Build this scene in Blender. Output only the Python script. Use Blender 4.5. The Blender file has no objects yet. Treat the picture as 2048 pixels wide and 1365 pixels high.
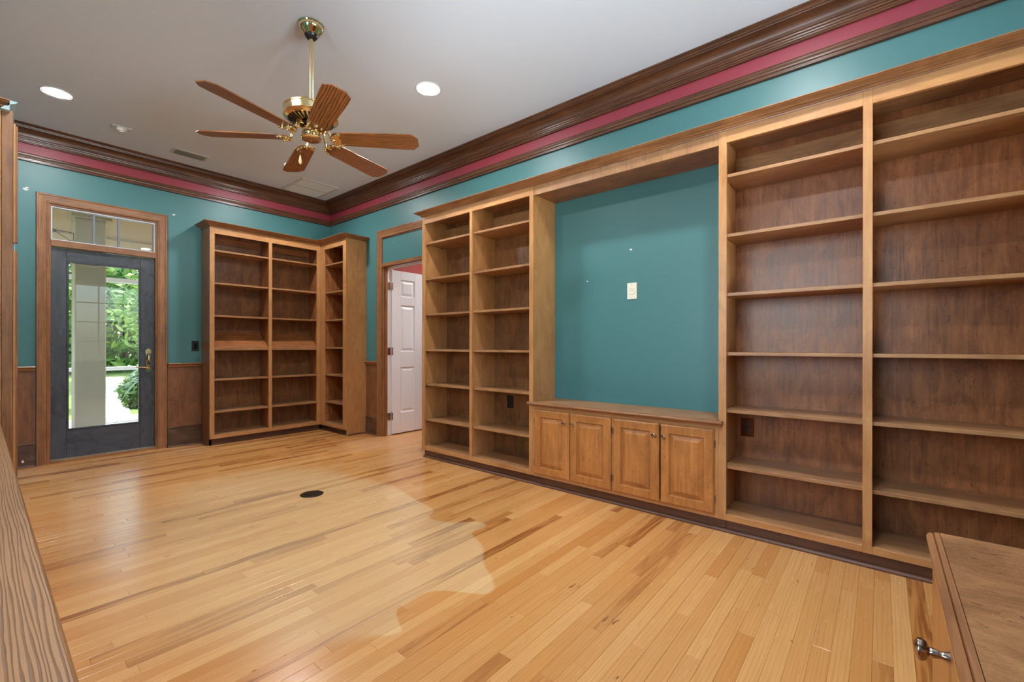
import bpy, bmesh, math, random
from mathutils import Vector, Matrix
random.seed(7)
R = math.radians
COL = bpy.context.scene.collection
SC = bpy.context.scene

# ------------------------------------------------------------------ camera
CX, CY, CZ = -3.1452, -5.9171, 1.10
yaw, roll, F = 0.8773, 0.0012, 890.2
fw = Vector((math.sin(yaw), math.cos(yaw), 0))
rt = Vector((math.cos(yaw), -math.sin(yaw), 0))
up = Vector((0, 0, 1))
r2 = rt * math.cos(roll) + up * math.sin(roll)
u2 = -rt * math.sin(roll) + up * math.cos(roll)
cd = bpy.data.cameras.new('camera'); cam = bpy.data.objects.new('camera', cd); COL.objects.link(cam)
cam.matrix_world = Matrix(((r2.x, u2.x, -fw.x, CX), (r2.y, u2.y, -fw.y, CY), (r2.z, u2.z, -fw.z, CZ), (0, 0, 0, 1)))
cd.sensor_width = 36; cd.lens = F / 2048 * 36; cd.shift_y = 9.5 / 2048; cd.clip_start = 0.02; cd.clip_end = 200
SC.camera = cam

# ------------------------------------------------------------------ world, sun, exposure
XL, YN = -3.78, -7.65        # left wall, near wall
CAN_L = 440.0        # ceiling can lens radiance
HALL_L = 120.0
SKY = 0.95
w = bpy.data.worlds.new('sky'); SC.world = w; w.use_nodes = True
nt = w.node_tree; nt.nodes.clear()
sky = nt.nodes.new('ShaderNodeTexSky'); sky.sky_type = 'NISHITA'; sky.sun_disc = False
sky.sun_elevation = R(52); sky.sun_rotation = R(60); sky.air_density = 1.0; sky.dust_density = 2.5
bg = nt.nodes.new('ShaderNodeBackground'); bg.inputs[1].default_value = SKY
ow = nt.nodes.new('ShaderNodeOutputWorld')
nt.links.new(sky.outputs[0], bg.inputs[0]); nt.links.new(bg.outputs[0], ow.inputs[0])
sd = bpy.data.lights.new('sun', 'SUN'); sd.energy = 10.0; sd.angle = R(0.6); sd.color = (1, .95, .86)
sun = bpy.data.objects.new('sun', sd); COL.objects.link(sun)
sun.rotation_euler = Vector((.45, -.30, -1.0)).to_track_quat('-Z', 'Y').to_euler()
# added fill lamps, unseen, outside the windows of the near and left walls
def daylight_fill(x, y, z, sx, sz, direction, watt):
    ld = bpy.data.lights.new('daylight_fill_lamp', 'AREA'); ld.shape = 'RECTANGLE'; ld.size = sx; ld.size_y = sz
    ld.energy = watt; ld.color = (.84, .92, 1.0)
    o = bpy.data.objects.new('daylight_fill_lamp', ld); COL.objects.link(o); o.location = (x, y, z)
    o.rotation_euler = Vector(direction).to_track_quat('-Z', 'Y').to_euler()
# (first three set low and aimed up to brighten the ceiling, last aimed level)
daylight_fill(-2.75, YN - 3.2, .02, 2.4, 2.6, (0, .35, 1), 1000)
daylight_fill(-.6, YN - 3.2, .02, 1.9, 2.6, (0, .35, 1), 900)
daylight_fill(XL - 1.25, -4.9, .35, 2.4, 1.4, (.75, 0, 1), 300)
daylight_fill(XL - .35, -4.9, 1.75, 1.7, 1.45, (1, 0, -.12), 55)
SC.view_settings.view_transform = 'Standard'; SC.view_settings.look = 'None'
SC.view_settings.gamma = 1.0; SC.view_settings.use_curve_mapping = False
SC.view_settings.exposure = 0.05
SC.cycles.use_denoising = True; SC.cycles.caustics_reflective = False; SC.cycles.caustics_refractive = False
SC.cycles.sample_clamp_indirect = 6.0
SC.cycles.max_bounces = 8; SC.cycles.diffuse_bounces = 4; SC.cycles.glossy_bounces = 3; SC.cycles.transparent_max_bounces = 10
SC.cycles.use_adaptive_sampling = True; SC.cycles.adaptive_threshold = .07

# ------------------------------------------------------------------ materials
def srgb(r, g, b):
    f = lambda c: (c / 255 / 12.92) if c / 255 <= .04045 else ((c / 255 + .055) / 1.055) ** 2.4
    return (f(r), f(g), f(b), 1)
MATS = {}
def newmat(name):
    m = bpy.data.materials.new(name); m.use_nodes = True
    return m, m.node_tree, m.node_tree.nodes['Principled BSDF']
def plain(name, col, rough=.5, metal=0, bump=0, bscale=60, var=0, spec=.5, coat=0):
    if name in MATS: return MATS[name]
    m, t, p = newmat(name)
    p.inputs['Base Color'].default_value = col; p.inputs['Roughness'].default_value = rough
    p.inputs['Metallic'].default_value = metal; p.inputs['Specular IOR Level'].default_value = spec
    p.inputs['Coat Weight'].default_value = coat
    if bump or var:
        tc = t.nodes.new('ShaderNodeTexCoord'); n = t.nodes.new('ShaderNodeTexNoise')
        n.inputs['Scale'].default_value = bscale; n.inputs['Detail'].default_value = 4
        t.links.new(tc.outputs['Object'], n.inputs['Vector'])
        if bump:
            b = t.nodes.new('ShaderNodeBump'); b.inputs['Strength'].default_value = bump; b.inputs['Distance'].default_value = .002
            t.links.new(n.outputs['Fac'], b.inputs['Height']); t.links.new(b.outputs['Normal'], p.inputs['Normal'])
        if var:
            n2 = t.nodes.new('ShaderNodeTexNoise'); n2.inputs['Scale'].default_value = 1.3; n2.inputs['Detail'].default_value = 3
            t.links.new(tc.outputs['Object'], n2.inputs['Vector'])
            mx = t.nodes.new('ShaderNodeMix'); mx.data_type = 'RGBA'
            mx.inputs[6].default_value = tuple(c * (1 - var) for c in col[:3]) + (1,)
            mx.inputs[7].default_value = tuple(min(1, c * (1 + var)) for c in col[:3]) + (1,)
            t.links.new(n2.outputs['Fac'], mx.inputs[0]); t.links.new(mx.outputs[2], p.inputs['Base Color'])
    MATS[name] = m; return m

WOOD = {  # light, dark, roughness, blotch strength, grain strength
    'maple':    (srgb(200, 148, 94), srgb(160, 106, 60), .34, .55, .35),
    'panel':    (srgb(184, 118, 70), srgb(100, 58, 33), .30, .85, .55),
    'panel_shaded': (srgb(152, 102, 62), srgb(80, 50, 29), .30, .85, .55),  # panel wood again, darkened: shade of the left bookcase backs put into the colour
    'door_wood': (srgb(198, 134, 72), srgb(142, 88, 44), .30, .7, .5),
    'shelf':    (srgb(184, 136, 90), srgb(128, 86, 54), .36, .6, .5),
    'cornice':  (srgb(118, 74, 48), srgb(58, 34, 22), .28, .6, .7),
    'casing':   (srgb(168, 116, 74), srgb(104, 66, 40), .30, .5, .6),
    'wainscot': (srgb(146, 98, 64), srgb(88, 54, 34), .30, .7, .5),
    'baseboard': (srgb(110, 78, 56), srgb(52, 36, 28), .25, .8, .5),
    'kick':     (srgb(108, 68, 44), srgb(64, 38, 26), .38, .6, .5),
    'desktop':  (srgb(170, 124, 84), srgb(112, 76, 50), .20, .9, .35),
    'slate':    (srgb(78, 84, 92), srgb(44, 48, 56), .26, .7, .8),
    'counter':  (srgb(156, 110, 64), srgb(98, 64, 36), .42, .5, 1.0),
    'blade':    (srgb(150, 92, 48), srgb(66, 34, 18), .3, .2, 1.0),
}
def wood(kind, axis):
    key = 'wood_%s_%s' % (kind, 'XYZ'[axis])
    if key in MATS: return MATS[key]
    la, da, rough, bl, gr = WOOD[kind]
    m, t, p = newmat(key); N = t.nodes; L = t.links
    tc = N.new('ShaderNodeTexCoord'); oi = N.new('ShaderNodeObjectInfo')
    mul = N.new('ShaderNodeMath'); mul.operation = 'MULTIPLY'; mul.inputs[1].default_value = 37.0
    L.new(oi.outputs['Random'], mul.inputs[0])
    add = N.new('ShaderNodeVectorMath'); add.operation = 'ADD'
    L.new(tc.outputs['Object'], add.inputs[0]); L.new(mul.outputs[0], add.inputs[1])
    def mapped(along, across):
        s = [across] * 3; s[axis] = along
        mp = N.new('ShaderNodeMapping'); mp.inputs['Scale'].default_value = s
        L.new(add.outputs[0], mp.inputs['Vector']); return mp
    def noise(mp, sc, det=5, dist=0.0, rg=.6):
        n = N.new('ShaderNodeTexNoise'); n.inputs['Scale'].default_value = sc; n.inputs['Detail'].default_value = det
        n.inputs['Distortion'].default_value = dist; n.inputs['Roughness'].default_value = rg
        L.new(mp.outputs[0], n.inputs['Vector']); return n
    strong = kind in ('blade', 'counter')
    if strong:
        mp = mapped(.7 if kind == 'counter' else 2.2, 17.0 if kind == 'counter' else 15.0)
        wv = N.new('ShaderNodeTexWave'); wv.wave_type = 'RINGS' if kind == 'blade' else 'BANDS'; wv.bands_direction = 'X'; wv.inputs['Scale'].default_value = 2.6 if kind == 'blade' else 3.2
        wv.inputs['Distortion'].default_value = 5.0 if kind == 'blade' else 9.0; wv.inputs['Detail'].default_value = 3; wv.inputs['Detail Scale'].default_value = 1.2
        L.new(mp.outputs[0], wv.inputs['Vector']); g = wv.outputs['Fac']
        rp = N.new('ShaderNodeValToRGB'); rp.color_ramp.elements[0].position = .02; rp.color_ramp.elements[1].position = .42
        L.new(g, rp.inputs[0]); g = rp.outputs[0]
    else:
        g = noise(mapped(1.6, 26.0), 2.2, 6, .6).outputs['Fac']
    b = noise(mapped(*((2.6, 3.2) if kind == 'desktop' else (2.4, 5.5) if kind == 'panel' else (2.2, 4.0))), 1.8, 6, 1.0, .66).outputs['Fac']
    def ramp(sock, lo, hi):
        mr = N.new('ShaderNodeMapRange'); mr.inputs[1].default_value = lo; mr.inputs[2].default_value = hi
        L.new(sock, mr.inputs[0]); return mr.outputs[0]
    gg = g if strong else ramp(g, .32, .68)
    bb = ramp(b, .3, .68)
    m1 = N.new('ShaderNodeMath'); m1.operation = 'MULTIPLY'; m1.inputs[1].default_value = gr / (gr + bl); L.new(gg, m1.inputs[0])
    m2 = N.new('ShaderNodeMath'); m2.operation = 'MULTIPLY_ADD'; m2.inputs[1].default_value = bl / (gr + bl)
    L.new(bb, m2.inputs[0]); L.new(m1.outputs[0], m2.inputs[2])
    mx = N.new('ShaderNodeMix'); mx.data_type = 'RGBA'; mx.inputs[6].default_value = da; mx.inputs[7].default_value = la
    L.new(m2.outputs[0], mx.inputs[0])
    col = mx.outputs[2]
    # small dark mineral flecks, as figured maple has
    if kind in ('panel', 'panel_shaded', 'door_wood', 'desktop'):
        fl = noise(mapped(16.0, 46.0), 2.0, 2, 1.5); fr = N.new('ShaderNodeMapRange')
        fr.inputs[1].default_value = .62; fr.inputs[2].default_value = .72; L.new(fl.outputs['Fac'], fr.inputs[0])
        m3 = N.new('ShaderNodeMix'); m3.data_type = 'RGBA'; m3.inputs[7].default_value = tuple(c * .45 for c in da[:3]) + (1,)
        f2 = N.new('ShaderNodeMath'); f2.operation = 'MULTIPLY'; f2.inputs[1].default_value = .7; L.new(fr.outputs[0], f2.inputs[0])
        L.new(f2.outputs[0], m3.inputs[0]); L.new(col, m3.inputs[6]); col = m3.outputs[2]
    if kind == 'desktop':                       # fine pale scratches in the finish
        wn = noise(mapped(5.0, 8.0), 3.0, 3, 6.0); sc = N.new('ShaderNodeMath'); sc.operation = 'SUBTRACT'; sc.inputs[1].default_value = .5
        L.new(wn.outputs['Fac'], sc.inputs[0]); ab = N.new('ShaderNodeMath'); ab.operation = 'ABSOLUTE'; L.new(sc.outputs[0], ab.inputs[0])
        mr = N.new('ShaderNodeMapRange'); mr.inputs[1].default_value = .0; mr.inputs[2].default_value = .006; mr.inputs[3].default_value = .5; mr.inputs[4].default_value = 0
        L.new(ab.outputs[0], mr.inputs[0]); m4 = N.new('ShaderNodeMix'); m4.data_type = 'RGBA'; m4.inputs[7].default_value = srgb(206, 170, 122)
        L.new(mr.outputs[0], m4.inputs[0]); L.new(col, m4.inputs[6]); col = m4.outputs[2]
    L.new(col, p.inputs['Base Color'])
    p.inputs['Roughness'].default_value = rough
    rr = N.new('ShaderNodeMapRange'); rr.inputs[3].default_value = rough * .85; rr.inputs[4].default_value = rough * 1.3
    L.new(b, rr.inputs[0]); L.new(rr.outputs[0], p.inputs['Roughness'])
    bp = N.new('ShaderNodeBump'); bp.inputs['Strength'].default_value = .12 if not strong else .3; bp.inputs['Distance'].default_value = .002
    L.new(gg, bp.inputs['Height']); L.new(bp.outputs[0], p.inputs['Normal'])
    MATS[key] = m; return m

teal = plain('teal_paint', srgb(70, 121, 123), .42, bump=.08, bscale=260, var=.035)
red = plain('red_paint', srgb(152, 56, 70), .42, bump=.08, bscale=260)
hallred = plain('hall_red_paint', srgb(176, 62, 48), .6)
ceilm = plain('ceiling_white', srgb(226, 235, 250), .85, bump=.1, bscale=200)
white = plain('white_paint', srgb(232, 230, 228), .35)
trimwhite = plain('grille_white', srgb(214, 212, 208), .5)
darkgrille = plain('grille_dark', srgb(78, 80, 80), .6)
brass = plain('brass', srgb(240, 216, 164), .10, metal=1)
brassb = plain('antique_brass', srgb(226, 208, 160), .2, metal=1, bump=.5, bscale=220)
rodm = plain('rod_brass', srgb(226, 206, 160), .25, metal=1)
chrome = plain('knob_nickel', srgb(176, 160, 146), .15, metal=1)
hinge = plain('hinge_metal', srgb(196, 190, 172), .25, metal=1)
black = plain('black_plastic', srgb(26, 24, 24), .3)
blackm = plain('black_metal', srgb(34, 30, 28), .4, metal=.6)
ivory = plain('ivory_plastic', srgb(232, 228, 208), .35)
copper = plain('bronze_plate', srgb(120, 78, 60), .2, metal=1)
bronze = plain('register_bronze', srgb(70, 56, 42), .35, metal=.8)
pendw = plain('pendant_wood', srgb(226, 186, 140), .4)
subfloor = plain('subfloor', srgb(60, 38, 22), .8)
palebl = plain('pale_blue_paint', srgb(168, 196, 204), .5)
plaster = plain('bare_plaster', srgb(226, 228, 226), .8)
stucco = plain('stucco_beige', srgb(160, 148, 124), .9, bump=.6, bscale=90, var=.05)
porchw = plain('porch_white', srgb(226, 226, 222), .6)
porchceil = plain('porch_ceiling_board', srgb(204, 188, 156), .6)
concrete = plain('pale_concrete', srgb(218, 216, 212), .8, bump=.2, bscale=40)
soil = plain('mulch', srgb(104, 92, 74), .95, bump=.6, bscale=25, var=.3)
grass = plain('lawn', srgb(104, 130, 60), .95, bump=.6, bscale=60, var=.3)
bark = plain('bark', srgb(96, 82, 66), .9, bump=.8, bscale=20, var=.3)
def leafmat(name, a, b):
    m, t, p = newmat(name); N = t.nodes; L = t.links
    g = N.new('ShaderNodeNewGeometry'); mx = N.new('ShaderNodeMix'); mx.data_type = 'RGBA'
    mx.inputs[6].default_value = a; mx.inputs[7].default_value = b
    L.new(g.outputs['Random Per Island'], mx.inputs[0]); L.new(mx.outputs[2], p.inputs['Base Color'])
    p.inputs['Roughness'].default_value = .5
    tr = N.new('ShaderNodeBsdfTranslucent'); L.new(mx.outputs[2], tr.inputs[0])
    ms = N.new('ShaderNodeMixShader'); ms.inputs[0].default_value = .4
    L.new(p.outputs[0], ms.inputs[1]); L.new(tr.outputs[0], ms.inputs[2]); L.new(ms.outputs[0], N['Material Output'].inputs[0])
    return m
leaf = leafmat('tree_leaf', srgb(52, 110, 40), srgb(140, 176, 74))
leafd = leafmat('shrub_leaf', srgb(60, 96, 56), srgb(120, 150, 80))
palm = leafmat('palm_leaf', srgb(78, 112, 104), srgb(130, 160, 150))
def glassmat():
    m, t, p = newmat('clear_glass'); N = t.nodes; L = t.links
    tr = N.new('ShaderNodeBsdfTransparent'); tr.inputs[0].default_value = (.97, .98, .97, 1)
    gl = N.new('ShaderNodeBsdfGlossy'); gl.inputs['Roughness'].default_value = .01
    fr = N.new('ShaderNodeFresnel'); fr.inputs[0].default_value = 1.52
    ad = N.new('ShaderNodeMath'); ad.operation = 'MULTIPLY'; ad.inputs[1].default_value = 1.1; L.new(fr.outputs[0], ad.inputs[0])
    ms = N.new('ShaderNodeMixShader'); L.new(ad.outputs[0], ms.inputs[0]); L.new(tr.outputs[0], ms.inputs[1]); L.new(gl.outputs[0], ms.inputs[2])
    L.new(ms.outputs[0], N['Material Output'].inputs[0]); return m
glass = glassmat()
def emis(name, col, s):
    m, t, p = newmat(name); p.inputs['Emission Color'].default_value = col; p.inputs['Emission Strength'].default_value = s
    return m
lens = emis('lamp_lens', (.97, .985, 1, 1), CAN_L)
hallfill = emis('hall_fill_glow', (.97, .98, 1, 1), HALL_L)

# floor planks: tone and seed are stored per plank; the faded patch is a real stain on the boards
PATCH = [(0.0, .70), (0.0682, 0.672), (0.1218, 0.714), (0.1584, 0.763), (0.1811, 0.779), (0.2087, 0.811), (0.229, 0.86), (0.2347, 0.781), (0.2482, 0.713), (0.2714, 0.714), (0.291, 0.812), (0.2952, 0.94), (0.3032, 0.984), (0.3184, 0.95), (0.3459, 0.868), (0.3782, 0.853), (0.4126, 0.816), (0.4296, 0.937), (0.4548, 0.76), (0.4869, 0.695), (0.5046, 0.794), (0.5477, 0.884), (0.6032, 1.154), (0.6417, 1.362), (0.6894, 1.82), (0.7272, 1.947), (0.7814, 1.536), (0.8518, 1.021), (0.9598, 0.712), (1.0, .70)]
def floormat():
    m, t, p = newmat('floor_plank'); N = t.nodes; L = t.links
    def math_(op, a, b=None, c=None):
        n = N.new('ShaderNodeMath'); n.operation = op
        for i, v in enumerate((a, b, c)):
            if v is None: continue
            if isinstance(v, (int, float)): n.inputs[i].default_value = v
            else: L.new(v, n.inputs[i])
        return n.outputs[0]
    def mixc(f, a, b, mode='MIX'):
        n = N.new('ShaderNodeMix'); n.data_type = 'RGBA'; n.blend_type = mode
        for i, v in ((0, f), (6, a), (7, b)):
            if isinstance(v, (int, float, tuple)): n.inputs[i].default_value = v
            else: L.new(v, n.inputs[i])
        return n.outputs[2]
    def rng(v, lo, hi, a=0., b=1.):
        n = N.new('ShaderNodeMapRange'); n.inputs[1].default_value = lo; n.inputs[2].default_value = hi
        n.inputs[3].default_value = a; n.inputs[4].default_value = b; L.new(v, n.inputs[0]); return n.outputs[0]
    geo = N.new('ShaderNodeNewGeometry'); at = N.new('ShaderNodeAttribute'); at.attribute_name = 'tone'
    sp = N.new('ShaderNodeSeparateColor'); L.new(at.outputs['Color'], sp.inputs[0])
    tone, seed, heart = sp.outputs[0], sp.outputs[1], sp.outputs[2]
    off = N.new('ShaderNodeCombineXYZ'); L.new(math_('MULTIPLY', seed, 31.), off.inputs[0]); L.new(math_('MULTIPLY', seed, 57.), off.inputs[1]); L.new(math_('MULTIPLY', seed, 11.), off.inputs[2])
    va = N.new('ShaderNodeVectorMath'); va.operation = 'ADD'; L.new(geo.outputs['Position'], va.inputs[0]); L.new(off.outputs[0], va.inputs[1])
    def nz(sc, s, det=4, dist=0.):
        mp = N.new('ShaderNodeMapping'); mp.inputs['Scale'].default_value = sc; L.new(va.outputs[0], mp.inputs[0])
        n = N.new('ShaderNodeTexNoise'); n.inputs['Scale'].default_value = s; n.inputs['Detail'].default_value = det; n.inputs['Distortion'].default_value = dist
        L.new(mp.outputs[0], n.inputs[0]); return n.outputs[0]
    fine = nz((1.4, 34, 1), 3.0, 5, .4)
    streak = nz((.8, 11, 1), 2.4, 3, 1.2)
    mp = N.new('ShaderNodeMapping'); mp.inputs['Scale'].default_value = (1.1, 16, 1); L.new(va.outputs[0], mp.inputs[0])
    wv = N.new('ShaderNodeTexWave'); wv.wave_type = 'BANDS'; wv.bands_direction = 'Y'; wv.inputs['Scale'].default_value = 1.4; wv.inputs['Distortion'].default_value = 7; wv.inputs['Detail'].default_value = 2
    wv.inputs['Detail Scale'].default_value = .8
    L.new(mp.outputs[0], wv.inputs[0])
    pale, mid, dk = srgb(226, 178, 116), srgb(196, 138, 76), srgb(128, 76, 40)
    c = mixc(tone, mid, pale)
    c = mixc(rng(fine, .35, .7, 0, .28), c, srgb(168, 112, 62))
    c = mixc(rng(wv.outputs['Fac'], .0, .35, .22, 0), c, srgb(160, 104, 56))
    c = mixc(math_('MULTIPLY', heart, rng(streak, .42, .58)), c, dk)
    knot = nz((7, 22, 1), 1.6, 1, .5)
    c = mixc(rng(knot, .76, .80, 0, .8), c, srgb(70, 38, 20))
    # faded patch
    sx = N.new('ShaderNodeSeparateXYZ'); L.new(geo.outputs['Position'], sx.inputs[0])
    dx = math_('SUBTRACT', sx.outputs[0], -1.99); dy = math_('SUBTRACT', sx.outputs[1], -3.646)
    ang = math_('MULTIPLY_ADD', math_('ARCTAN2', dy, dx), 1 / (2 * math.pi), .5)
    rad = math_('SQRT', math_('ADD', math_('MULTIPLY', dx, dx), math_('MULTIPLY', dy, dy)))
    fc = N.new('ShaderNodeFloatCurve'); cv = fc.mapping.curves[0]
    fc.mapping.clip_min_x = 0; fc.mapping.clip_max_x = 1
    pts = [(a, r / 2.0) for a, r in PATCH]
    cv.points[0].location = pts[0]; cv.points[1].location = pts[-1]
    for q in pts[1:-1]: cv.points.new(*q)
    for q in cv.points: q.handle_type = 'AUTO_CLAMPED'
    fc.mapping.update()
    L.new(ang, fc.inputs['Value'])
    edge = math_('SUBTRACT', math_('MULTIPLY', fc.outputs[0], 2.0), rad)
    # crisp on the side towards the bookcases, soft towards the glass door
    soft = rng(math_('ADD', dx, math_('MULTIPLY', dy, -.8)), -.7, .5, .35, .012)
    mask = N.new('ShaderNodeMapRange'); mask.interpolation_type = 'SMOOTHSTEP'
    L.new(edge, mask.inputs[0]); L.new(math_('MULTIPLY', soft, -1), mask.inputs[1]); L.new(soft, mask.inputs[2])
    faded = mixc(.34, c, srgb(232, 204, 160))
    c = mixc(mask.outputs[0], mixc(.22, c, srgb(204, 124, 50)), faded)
    L.new(c, p.inputs['Base Color'])
    rr = rng(fine, .3, .7, .20, .28); L.new(rr, p.inputs['Roughness'])
    p.inputs['IOR'].default_value = 1.62
    lo = nz((1.0, 3.0, 1), 3.0, 2)
    b1 = N.new('ShaderNodeBump'); b1.inputs['Strength'].default_value = .25; b1.inputs['Distance'].default_value = .004; L.new(lo, b1.inputs['Height'])
    b2 = N.new('ShaderNodeBump'); b2.inputs['Strength'].default_value = .08; b2.inputs['Distance'].default_value = .001; L.new(fine, b2.inputs['Height']); L.new(b1.outputs[0], b2.inputs['Normal'])
    L.new(b2.outputs[0], p.inputs['Normal'])
    return m
plankm = floormat()

# ------------------------------------------------------------------ mesh helpers
BASE = {}
def tag(o, label=None, cat=None, group=None, kind=None):
    if label: o['label'] = label
    if cat: o['category'] = cat
    if group: o['group'] = group
    if kind: o['kind'] = kind
    return o
def thing(name, loc, label=None, cat=None, group=None, kind=None):
    o = bpy.data.objects.new(name, None); COL.objects.link(o); o.location = loc; o.empty_display_size = .1
    BASE[o.name] = Vector(loc); return tag(o, label, cat, group, kind)
def base(o): return BASE.get(o.name, Vector((0, 0, 0))) if o else Vector((0, 0, 0))
def link(name, me, mat, parent):
    o = bpy.data.objects.new(name, me); COL.objects.link(o)
    if mat: me.materials.append(mat)
    if parent: o.parent = parent
    BASE[o.name] = base(parent); return o
def from_bm(name, bm, mat, parent=None, smooth=False):
    b = base(parent)
    bmesh.ops.translate(bm, verts=bm.verts, vec=-b)
    bmesh.ops.recalc_face_normals(bm, faces=bm.faces)
    me = bpy.data.meshes.new(name); bm.to_mesh(me); bm.free()
    if smooth:
        for f in me.polygons: f.use_smooth = True
        try: me.set_sharp_from_angle(angle=R(38))
        except Exception: pass
    return link(name, me, mat, parent)
def add_box(bm, x0, x1, y0, y1, z0, z1, bev=0):
    x0, x1 = sorted((x0, x1)); y0, y1 = sorted((y0, y1)); z0, z1 = sorted((z0, z1))
    vs = [bm.verts.new(v) for v in ((x0, y0, z0), (x1, y0, z0), (x1, y1, z0), (x0, y1, z0), (x0, y0, z1), (x1, y0, z1), (x1, y1, z1), (x0, y1, z1))]
    fs = [bm.faces.new([vs[i] for i in f]) for f in ((0, 3, 2, 1), (4, 5, 6, 7), (0, 1, 5, 4), (1, 2, 6, 5), (2, 3, 7, 6), (3, 0, 4, 7))]
    if bev:
        es = list({e for f in fs for e in f.edges})
        bmesh.ops.bevel(bm, geom=es, offset=bev, segments=1, profile=.5, affect='EDGES')
    return vs
def box(name, x0, x1, y0, y1, z0, z1, mat, parent=None, bev=.0012):
    """mat may be a wood kind: its grain follows the longest side"""
    if isinstance(mat, str):
        d = (abs(x1 - x0), abs(y1 - y0), abs(z1 - z0)); mat = wood(mat, d.index(max(d)))
    bm = bmesh.new(); add_box(bm, x0, x1, y0, y1, z0, z1, bev)
    return from_bm(name, bm, mat, parent)
def woodbox(name, x0, x1, y0, y1, z0, z1, kind, axis, parent=None, bev=.0012):
    return box(name, x0, x1, y0, y1, z0, z1, wood(kind, axis), parent, bev)
def lathe_bm(bm, prof, c, seg=36, axis=2, cap=True):
    rings = []
    for r, h in prof:
        ring = []
        if r < 1e-6:
            v = [0, 0, 0]; v[axis] = h; ring = [bm.verts.new((c[0] + v[0], c[1] + v[1], c[2] + v[2]))]
        else:
            for i in range(seg):
                a = 2 * math.pi * i / seg; v = [0, 0, 0]; v[(axis + 1) % 3] = r * math.cos(a); v[(axis + 2) % 3] = r * math.sin(a); v[axis] = h
                ring.append(bm.verts.new((c[0] + v[0], c[1] + v[1], c[2] + v[2])))
        rings.append(ring)
    for a, b in zip(rings, rings[1:]):
        n = max(len(a), len(b))
        for i in range(n):
            j = (i + 1) % n
            q = [a[i % len(a)], a[j % len(a)], b[j % len(b)], b[i % len(b)]]
            u = []
            for v in q:
                if v not in u: u.append(v)
            if len(u) > 2: bm.faces.new(u)
    for ring in (rings[0], rings[-1]) if cap else ():
        if len(ring) > 2: bm.faces.new(ring)
def lathe(name, prof, c, mat, parent=None, seg=36, axis=2, cap=True):
    bm = bmesh.new(); lathe_bm(bm, prof, c, seg, axis, cap)
    return from_bm(name, bm, mat, parent, True)
def tube_bm(bm, pts, r, seg=8):
    pts = [Vector(p) for p in pts]; rings = []
    rs = r if isinstance(r, (list, tuple)) else [r] * len(pts)
    for i, p in enumerate(pts):
        d = (pts[min(i + 1, len(pts) - 1)] - pts[max(i - 1, 0)]).normalized()
        a = d.cross(Vector((0, 0, 1)));
        if a.length < 1e-3: a = Vector((1, 0, 0))
        a.normalize(); b = d.cross(a)
        rings.append([bm.verts.new(p + (a * math.cos(2 * math.pi * k / seg) + b * math.sin(2 * math.pi * k / seg)) * rs[i]) for k in range(seg)])
    for a, b in zip(rings, rings[1:]):
        for k in range(seg): bm.faces.new((a[k], a[(k + 1) % seg], b[(k + 1) % seg], b[k]))
    bm.faces.new(rings[0]); bm.faces.new(rings[-1][::-1])
def tube(name, pts, r, mat, parent=None, seg=8):
    bm = bmesh.new(); tube_bm(bm, pts, r, seg); return from_bm(name, bm, mat, parent, True)
def sweep(name, prof, path, side, mat, parent=None, vertical=None):
    """prof: (offset, z) pairs; path: (x, y) polyline; side: +1 offsets to the left of travel, -1 to the right; mitred corners"""
    P = [Vector((p[0], p[1])) for p in path]; n = len(P); mit = []
    for i in range(n):
        ns = []
        for a, b in ((i - 1, i), (i, i + 1)):
            if a < 0 or b >= n: continue
            d = (P[b] - P[a]).normalized(); ns.append(Vector((-d.y, d.x)) * side)
        if len(ns) == 1: mit.append(ns[0])
        else:
            s = ns[0] + ns[1]; mit.append(s / (1 + ns[0].dot(ns[1])))
    bm = bmesh.new(); rings = []
    for i in range(n): rings.append([bm.verts.new((P[i].x + mit[i].x * o, P[i].y + mit[i].y * o, z)) for o, z in prof])
    k = len(prof)
    for a, b in zip(rings, rings[1:]):
        for j in range(k):
            l = (j + 1) % k; bm.faces.new((a[j], a[l], b[l], b[j]))
    bm.faces.new(rings[0]); bm.faces.new(rings[-1][::-1])
    return from_bm(name, bm, mat, parent)
def extr(name, prof2, p0, p1, u, v, mat, parent=None):
    """profile (a, b) in directions u, v extruded from p0 to p1"""
    bm = bmesh.new(); u = Vector(u); v = Vector(v); rings = []
    for p in (Vector(p0), Vector(p1)): rings.append([bm.verts.new(p + u * a + v * b) for a, b in prof2])
    k = len(prof2)
    for j in range(k): bm.faces.new((rings[0][j], rings[0][(j + 1) % k], rings[1][(j + 1) % k], rings[1][j]))
    bm.faces.new(rings[0]); bm.faces.new(rings[1][::-1])
    return from_bm(name, bm, mat, parent)
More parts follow.
